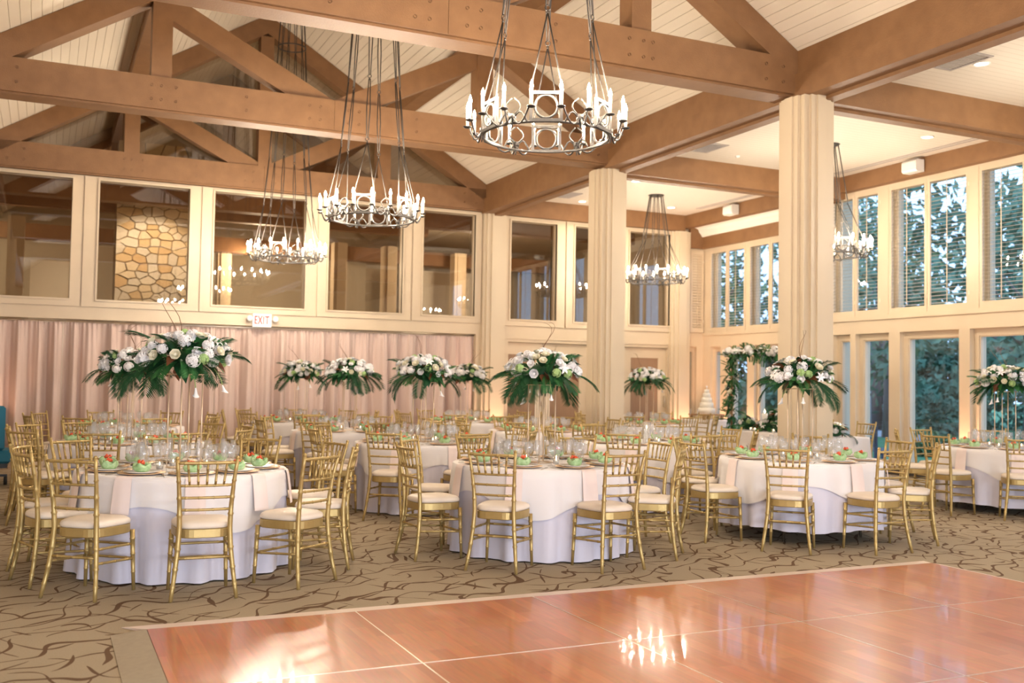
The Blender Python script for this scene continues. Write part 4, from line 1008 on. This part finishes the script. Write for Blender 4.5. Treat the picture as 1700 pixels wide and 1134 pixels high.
for ti, (tn, tx, ty, hem, ao, cr_, cp, lod) in enumerate(TAB):
    spawn(TABLE, 'round_table', 'round folding table hidden under white linen, the %s' % tn, 'table', (tx, ty, 0), ao, 'round tables')
    one('tablecloth', under_cloth(ti+1, hem).mesh('tablecloth', 'linen_under', True), 'long pale round tablecloth of the %s' % tn, 'tablecloth', (tx, ty, 0), 0, 'round tablecloths')
    one('table_topper', topper(ti+1, R(20)+ti*.7).mesh('table_topper', 'linen', True), 'white square linen topper on the %s' % tn, 'table linen', (tx, ty, 0), 0, 'square linen toppers')
    zt = .7485
    POSN = POS10 if ti in (0, 4) else POS8
    for k in range(len(POSN)):
        a = ao+k*2*PI/len(POSN); c, s_ = math.cos(a), math.sin(a); pn = POSN[k]
        rr = cr_+rnd.uniform(-.03, .03)-(.13 if ti == 0 and k in (4, 5) else .10 if ti == 4 and k in (4, 5) else 0); ja = a+R(rnd.uniform(-2, 2)); jr = R(rnd.uniform(-5, 5)) if lod < 2 else R(rnd.uniform(-2, 2))
        spawn(CHAIR if lod == 2 else CHAIR_FAR, 'chiavari_chair', 'gold chair with ivory cushion at the %s of the %s' % (pn, tn), 'chair', (tx+rr*math.cos(ja), ty+rr*math.sin(ja), 0), ja+PI/2+jr, 'gold chairs')
        P_ = lambda r_, l: (tx+r_*c-l*s_, ty+r_*s_+l*c)     # radius, sideways
        x, y = P_(.57, 0); W2 = '%s of the %s' % (pn, tn)
        one('napkin', napkin, 'blush napkin hanging at the %s' % W2, 'napkin', (tx, ty, zt), a, 'blush napkins')
        one('charger_plate', charger, 'gold charger plate at the %s' % W2, 'plate', (x, y, zt+.003), 0, 'gold chargers')
        zs = zt+.003+.0065
        if lod:
            one('salad_plate', plate_m, 'white salad plate at the %s' % W2, 'plate', (x, y, zs), 0, 'white salad plates'); zs += .0055
        spawn(SALADS[(k+ti) % 4], 'salad', 'lettuce cup salad at the %s' % W2, 'salad', (x, y, zs), rnd.uniform(0, 6), 'salads')
        x, y = P_(.37, -.11); one('water_goblet', goblet, 'clear water goblet at the %s' % W2, 'glass', (x, y, zt), 0, 'water goblets')
        x, y = P_(.33, -.02); one('wine_glass', wine, 'clear wine glass at the %s' % W2, 'glass', (x, y, zt), 0, 'wine glasses')
        if lod:
            x, y = P_(.36, .07); one('champagne_flute', flute, 'clear champagne flute at the %s' % W2, 'glass', (x, y, zt), 0, 'champagne flutes')
        if lod == 2:
            x, y = P_(.60, .195); one('fork', fork, 'silver fork at the %s' % W2, 'cutlery', (x, y, zt+.0005), a+PI/2, 'forks')
            x, y = P_(.60, -.195); one('knife', knife, 'silver knife at the %s' % W2, 'cutlery', (x, y, zt+.0005), a+PI/2, 'knives')
    for k in range(4 if lod else 3):
        a = k*PI/2+.3; spawn(votive, 'votive_candle', 'lit votive candle %s the centre on the %s' % (('right of', 'behind', 'left of', 'in front of')[k], tn), 'candle', (tx+.19*math.cos(a), ty+.19*math.sin(a), zt), 0, 'votives of the %s' % tn)
    if cp is None:
        spawn(hurricane, 'hurricane_candle', 'white pillar candle in a glass cylinder on the %s' % tn, 'candle', (tx, ty, zt))
    else:
        spawn(CP[cp] if (lod == 2 or ti == 4) else CPF[cp % 2], 'floral_centrepiece', 'tall white flower and fern centrepiece on gold rods, the %s' % tn, 'centrepiece', (tx, ty, zt), R(25)+ti*1.3, 'tall centrepieces', {0: 1.06, 1: 1.0, 2: 1.0}.get(ti, 1.0))

# ------------------------------------------------------------------ sweetheart table, arch and cake in the aisle
def drape(w, d, h, seed, m, name):
    mb = MB(); n = 160; per = []
    q = random.Random(seed)
    def pt(t):
        L_ = 2*(w+d); s_ = t*L_
        for (ln, a, b_) in ((w, (-w/2, -d/2), (w/2, -d/2)), (d, (w/2, -d/2), (w/2, d/2)), (w, (w/2, d/2), (-w/2, d/2)), (d, (-w/2, d/2), (-w/2, -d/2))):
            if s_ <= ln: u_ = s_/ln; return Vector((a[0]+(b_[0]-a[0])*u_, a[1]+(b_[1]-a[1])*u_, 0))
            s_ -= ln
        return Vector((-w/2, -d/2, 0))
    zs = [h, h-.004, h-.02, h*.7, h*.35, .012]; mb.v.append((0, 0, h))
    for i, z in enumerate(zs):
        for j in range(n):
            p = pt(j/n); dd = 0 if i < 1 else (.005 if i == 1 else .01+(h-z)/h*(.05+.022*math.sin(2*PI*j*24/n+seed)))
            o_ = p.normalized(); mb.v.append((p.x+o_.x*dd, p.y+o_.y*dd, z))
    for j in range(n): mb.f.append((0, 1+j, 1+(j+1) % n))
    for i in range(len(zs)-1):
        for j in range(n): a = 1+i*n+j; b_ = 1+i*n+(j+1) % n; mb.f.append((a, a+n, b_+n, b_))
    return mb.mesh(name, m, True)
SX, SY = 10.35, 12.05
rt_ = thing('sweetheart_table', 'long narrow table under a white cloth in front of the flower arch', 'table', (SX, SY, 0))
link('table_top', MB().box(-.36, .36, -1.15, 1.15, .70, .735).mesh('table_top', 'wood_stand'), rt_)
for s in (-1, 1):
    for q in (-1, 1): link('leg', MB().tube([(s*.3, q*1.0, .70), (s*.3, q*1.0, 0)], .018, 8).mesh('leg', 'cutlery', True), rt_)
one('tablecloth', drape(.76, 2.36, .742, 3, 'linen', 'tablecloth'), 'white floor-length cloth on the table before the flower arch', 'tablecloth', (SX, SY, 0))
for y, nm_ in ((.45, 'nearer the arch leg'), (-.45, 'nearer the camera')):
    spawn(CHAIR_FAR, 'chiavari_chair', 'gold chair behind the sweetheart table, the one %s' % nm_, 'chair', (SX+.78, SY+y, 0), R(90), 'gold chairs')
def garland(name, spots, label, loc, sc_=1.0):
    parts = []
    for i, (p, kw) in enumerate(spots):
        for b_ in blooms(90+i, 0, drop=0, twigs=0, **kw):
            parts.append((b_[0], b_[1], Matrix.Translation(p) @ b_[2]))
    return spawn(joined(parts), name, label, 'flowers', loc)
garland('table_garland', [((-.12, y, .09), dict(nf=10, rad=.14, nfr=7, leaves=10)) for y in (-1.02, -.55, .10, .50, .92)], 'low white flower and fern garland along the table before the arch', (SX, SY, .743))
bq = thing('flower_vase', 'footed vase of white flowers and rust leaves on the sweetheart table', 'vase', (SX+.02, SY+.32, .743))
link('vase', MB().lathe([(.0005, 0), (.05, 0), (.02, .03), (.03, .08), (.07, .16), (.065, .16), (.0005, .1)], 16).mesh('vase', 'gold_plate', True), bq)
for n_, me in joined([(b_[0], LEA[2] if b_[0] == 'leaf' and i % 2 else b_[1], b_[2]) for i, b_ in enumerate(blooms(131, .24, drop=0, twigs=0, nf=14, rad=.17, nfr=5, leaves=22))]): link(n_, me, bq)
for x, y, h, nm_ in ((.12, .82, 1.6, 'tall white pillar candle on the sweetheart table, left of the garland'), (.18, .02, 1.0, 'white pillar candle in the middle of the sweetheart table'), (.22, -.25, 1.25, 'white pillar candle beside the footed vase'), (.2, -.78, .9, 'white pillar candle at the near end of the sweetheart table')):
    spawn(pillar, 'pillar_candle', nm_, 'candle', (SX+x, SY+y, .743), 0, None, h)
for k, y in enumerate((.70, .60, .16, -.10, -.42)):
    spawn(votive, 'votive_candle', 'lit votive candle on the sweetheart table edge, %s' % ('by the arch leg', 'second from the arch leg', 'in the middle', 'fourth from the arch leg', 'nearest the near end')[k], 'candle', (SX-.28, SY+y-.04, .743), 0, 'votives of the sweetheart table')
# flower arch
AX, AY0, AY1, AZ = 11.0, 12.45, 14.42, 2.02
ar = thing('flower_arch', 'square wedding arch wrapped in dark greenery and white flowers', 'arch', (AX, AY0, 0))
for y in (0, AY1-AY0): link('arch_post', MB().tube([(0, y, 0), (0, y, AZ)], .022, 8).mesh('arch_post', 'wood_stand', True), ar)
link('arch_bar', MB().tube([(0, -.02, AZ), (0, AY1-AY0+.02, AZ)], .022, 8).mesh('arch_bar', 'wood_stand', True), ar)
q = random.Random(8); fo = {0: MB(), 1: MB()}
def along(t):
    L_ = AZ*2+(AY1-AY0); s_ = t*L_
    if s_ < AZ: return Vector((0, 0, s_))
    s_ -= AZ
    if s_ < AY1-AY0: return Vector((0, s_, AZ))
    return Vector((0, AY1-AY0, max(0.03, AZ-(s_-(AY1-AY0)))))
for k in range(520):
    p = along(q.random()); az = q.uniform(0, 6.28); el = q.uniform(-1.2, .9); i = q.random() < .3
    me = q.choice((LEA[0], LEA[1], FRO[3], FRO[1])); o_ = Vector((math.cos(az)*.03, math.sin(az)*.03, 0))
    if p.z+.0 < .12: el = abs(el)
    fo[int(me.materials[0].name == 'leaf_mid')].add(me, Matrix.Translation(p+o_) @ Matrix.Rotation(az, 4, 'Z') @ Matrix.Rotation(-el, 4, 'Y') @ Matrix.Scale(q.uniform(.7, 1.0), 4))
f0 = link('foliage', fo[0].mesh('foliage', 'leaf_dark'), ar); f0['kind'] = 'stuff'
f1 = link('foliage', fo[1].mesh('foliage', 'leaf_mid'), ar); f1['kind'] = 'stuff'
for k in range(64):
    t = q.random()
    if q.random() < .55: t = q.uniform(AZ/(2*AZ+AY1-AY0), (AZ+AY1-AY0)/(2*AZ+AY1-AY0))
    p = along(t); az = q.uniform(0, 6.28); d = Vector((math.cos(az), math.sin(az), q.uniform(-.2, .8))).normalized()
    me = q.choice((HYD[0], HYD[1], ROS[0], ROS[1], LIL)); link('bloom', me, ar, M=aim_m(p+d*.09, d, q.uniform(.8, 1.2)))
# cake
KX, KY = 12.30, 16.95
one('tablecloth', under_cloth(40, .012).mesh('tablecloth', 'linen', True), 'white cloth on the small cake table in front of the bay', 'tablecloth', (KX, KY, 0)).scale = (.68, .68, 1)
t_ = spawn(TABLE, 'round_table', 'small round cake table in front of the bay', 'table', (KX, KY, 0)); t_.scale = (.68, .68, 1)
cs = thing('cake_stand', 'wooden cake stand on the small table in front of the bay', 'stand', (KX, KY, .7455))
link('stand_top', MB().box(-.26, .26, -.26, .26, .085, .115).mesh('stand_top', 'wood_stand'), cs)
for s in (-1, 1):
    for p in (-1, 1): link('stand_leg', MB().box(s*.22-.025, s*.22+.025, p*.22-.025, p*.22+.025, 0, .085).mesh('stand_leg', 'wood_stand'), cs)
ck = thing('wedding_cake', 'white five-tier wedding cake on the wooden stand', 'cake', (KX, KY, .861))
z = 0
for r_, h in ((.175, .12), (.14, .11), (.108, .10), (.078, .09), (.05, .08)):
    t_ = link('cake_tier', MB().lathe([(.0005, z), (r_, z), (r_, z+h-.01), (r_-.01, z+h), (.0005, z+h)], 28).mesh('cake_tier', 'icing', True), ck)
    b_ = MB()
    for k in range(int(r_*150)): a = 2*PI*k/int(r_*150); b_.ball((r_*math.cos(a), r_*math.sin(a), z+.008), .009, 6, 4)
    link('icing_beads', b_.mesh('icing_beads', 'icing', True), t_); z += h
link('cake_topper', MB().tube([(0, 0, z), (0, 0, z+.04)], .008, 6).ball((0, 0, z+.055), .02, 8, 6).mesh('cake_topper', 'petal_white', True), ck)
for k, (x, y) in enumerate(((-.33, .1), (-.30, -.12))): one('champagne_flute', flute, 'clear champagne flute on the cake table, %s' % ('farther one', 'nearer one')[k], 'glass', (KX+x, KY+y, .745), 0, 'flutes on the cake table')

# ------------------------------------------------------------------ teal chair on casters at the picture edge
tc_ = thing('rolling_chair', 'teal upholstered chair on black casters before the curtain', 'chair', (-.66, 14.75, 0))
def soft(x0, x1, y0, y1, z0, z1, r_=.03):
    mb = MB()
    pr = [(r_, 0), (0, r_), (0, 1), (r_, 1)]
    for zz, i in ((z0, r_), (z0+r_, 0), (z1-r_, 0), (z1, r_)):
        for a, b_ in ((x0+i, y0+i), (x1-i, y0+i), (x1-i, y1-i), (x0+i, y1-i)): mb.v.append((a, b_, zz))
    for k in range(3):
        for j in range(4): a = k*4+j; b_ = k*4+(j+1) % 4; mb.f.append((a, b_, b_+4, a+4))
    mb.f += [(3, 2, 1, 0), (12, 13, 14, 15)]; return mb
link('seat_cushion', soft(-.28, .30, -.30, .30, .30, .47).mesh('seat_cushion', 'teal_fabric'), tc_)
link('backrest', soft(-.30, .225, -.34, -.22, .47, 1.04).mesh('backrest', 'teal_fabric'), tc_)
link('base_frame', MB().box(-.26, .26, -.27, .27, .24, .30).box(-.04, .04, -.04, .04, .14, .24).box(-.26, .26, -.03, .03, .11, .14).box(-.03, .03, -.26, .26, .11, .14).mesh('base_frame', 'black_base'), tc_)
for x, y in ((-.24, 0), (.24, 0), (0, -.24), (0, .24)):
    link('caster', MB().tube([(x-.02, y, .055), (x+.02, y, .055)], .055, 12).mesh('caster', 'black_rubber', True), tc_)

# ------------------------------------------------------------------ outside the windows
GZ = -.30
mb = MB(); mb.box(XB+.3, 110, -60, 110, GZ-.2, GZ); g_ = link('lawn', mb.mesh('lawn', 'lawn')); g_['kind'] = 'structure'
struct('terrace', MB().box(XW+.30, 17.2, -10, 30, GZ, GZ+.04), 'paving')
mb = MB(); pts = [(17.2, 9, 1.6), (22, 12, 1.5), (26, 18, 1.5), (28, 27, 1.4), (34, 40, 1.3)]
for i in range(len(pts)-1):
    (a, b_, w), (c, d, w2) = pts[i], pts[i+1]; mb.face([(a+w*.6, b_-w, GZ+.012), (c+w2*.6, d-w2, GZ+.012), (c-w2*.6, d+w2, GZ+.012), (a-w*.6, b_+w, GZ+.012)])
struct('path', mb, 'paving')
def crown(seed, n, rx, rz, m, ls):
    q = random.Random(seed); mb = MB(); cl_ = [Vector((q.gauss(0, .42)*rx, q.gauss(0, .42)*rx, q.uniform(-.9, .95)*rz)) for _ in range(20)]
    for k in range(n):
        c = q.choice(cl_); p = c+Vector((q.gauss(0, .20)*rx, q.gauss(0, .20)*rx, q.gauss(0, .15)*rz)); a = Vector((q.gauss(0, 1), q.gauss(0, 1), q.gauss(0, 1))).normalized(); b_ = a.orthogonal().normalized(); s = ls*q.uniform(.6, 1.3)
        mb.face([p-a*s, p+b_*s*.45, p+a*s, p-b_*s*.45])
    return mb.mesh('crown', m)
CR = [crown(1, 950, 2.6, 2.6, 'tree_leaf', .20), crown(2, 850, 2.4, 3.0, 'tree_leaf', .18), crown(3, 850, 2.2, 2.2, 'tree_leaf_pale', .17)]
def trunk_m(seed, h):
    q = random.Random(seed); mb = MB(); mb.tube([(0, 0, 0), (.06, .03, h*.4), (.02, -.05, h*.8), (.05, 0, h*1.15)], [.20, .16, .12, .05], 10)
    for k in range(6):
        a = q.uniform(0, 6.28); z = h*q.uniform(.6, 1.0); mb.tube([(0, 0, z), (math.cos(a)*.9, math.sin(a)*.9, z+.8), (math.cos(a)*1.6, math.sin(a)*1.6, z+1.7)], [.07, .045, .015], 6)
    return mb.mesh('trunk', 'bark', True)
TR = [trunk_m(1, 4.2), trunk_m(2, 3.4)]
q = random.Random(14)
TREES = [(22.5, 23.5, 0, 1.0), (24.5, 19.0, 1, 1.0), (27.0, 26.5, 1, 1.15), (21.5, 15.6, 0, .9), (29.5, 22.5, 0, 1.2), (31, 31, 2, 1.2), (25.5, 14.0, 1, 1.05), (34, 26, 1, 1.35), (20.0, 28.5, 2, .85), (38, 38, 0, 1.4), (31, 16.5, 0, 1.2), (26, 36, 0, 1.2), (42, 30, 1, 1.5)]
ordn = ['nearest the bay', 'beyond the second tall window', 'behind the middle of the glazing', 'close to the terrace', 'far behind the lawn', 'pale green and far off', 'at the picture edge', 'deep in the wood', 'pale green beside the bay', 'farthest at the back', 'past the curve of the path', 'behind the bay corner', 'on the far slope']
for (x, y, k, s), w_ in zip(TREES, ordn):
    t_ = thing('tree', 'leafy tree outside the windows, %s' % w_, 'tree', (x, y, GZ), q.uniform(0, 6), 'trees outside'); t_.scale = (s, s, s)
    link('trunk', TR[k % 2], t_); link('crown', CR[k], t_, M=Matrix.Translation((0, 0, 5.0 if k != 1 else 4.4)))
BU = [crown(11, 1500, 1.1, .75, 'tree_leaf', .12), crown(12, 1300, 1.0, .7, 'tree_leaf_pale', .12), crown(13, 7000, 1.15, .8, 'tree_leaf', .055)]
for i, (x, y, k, s) in enumerate(((31, 27.5, 0, 1.2), (34.5, 30.5, 0, 1.5), (20.8, 18.9, 1, .55), (33, 20.5, 0, 1.4), (22.5, 29.5, 0, 1.1), (27, 33, 0, 1.5), (34, 25, 0, 1.6), (36, 36, 0, 2.0), (33, 30, 0, 1.5), (30.5, 16.0, 0, 1.1), (37, 19.5, 0, 1.9), (19.6, 24.2, 1, .9), (40, 22, 2, 3.4), (40, 28, 2, 3.8), (38, 34, 2, 3.6), (34, 40, 2, 3.8), (28, 42, 2, 3.6), (42, 17, 2, 3.6), (22, 44, 2, 3.6))):
    b_ = thing('shrub', 'rounded shrub on the lawn outside, %s' % ['below the tree by the bay', 'behind the path bend', 'yellowish by the terrace', 'under the far trees', 'beside the bay windows', 'beyond the bay', 'against the far wood', 'at the end of the path', 'in the middle of the wood', 'towards the picture edge', 'on the far slope', 'yellowish beside the bay', 'large, closing the view past the path', 'large, behind the far trees', 'large, beside the garden house', 'large, behind the garden house', 'large, beyond the bay wall', 'large, at the picture edge', 'large, farthest past the bay'][i], 'shrub', (x, y, GZ+.55*s), i, 'shrubs outside'); b_.scale = (s, s, s)
    link('foliage', BU[k], b_); link('stem', MB().tube([(0, 0, -.56), (0, 0, 0)], .05, 6).mesh('stem', 'bark'), b_)
hs_ = thing('garden_house', 'pale small house with grey gable roof beyond the lawn', 'house', (33.5, 35.5, GZ), R(20))
link('house_wall', MB().box(-2.2, 2.2, -1.6, 1.6, 0, 2.4).mesh('house_wall', 'pale_siding'), hs_)
link('roof', MB().prism([(-2.5, 2.35), (2.5, 2.35), (0, 4.0)], -1.9, 1.9).mesh('roof', 'roof_grey'), hs_)
link('house_window', MB().box(-.4, .4, -1.63, -1.6, 1.0, 1.8).mesh('house_window', 'roof_grey'), hs_)
bn = thing('garden_bench', 'dark slatted garden bench on the terrace outside', 'bench', (15.6, 15.5, GZ+.04), R(60))
for k in range(5): link('slat', MB().box(-.75, .75, -.24+k*.1, -.16+k*.1, .42, .445).mesh('slat', 'bench_wood'), bn)
for k in range(4): link('slat', MB().box(-.75, .75, .28, .305, .52+k*.11, .60+k*.11).mesh('slat', 'bench_wood'), bn)
for s in (-1, 1):
    link('side_frame', MB().box(s*.68-.03, s*.68+.03, -.24, -.18, 0, .42).box(s*.68-.03, s*.68+.03, .26, .32, 0, .95).box(s*.68-.03, s*.68+.03, -.24, .30, .38, .42).mesh('side_frame', 'bench_wood'), bn)
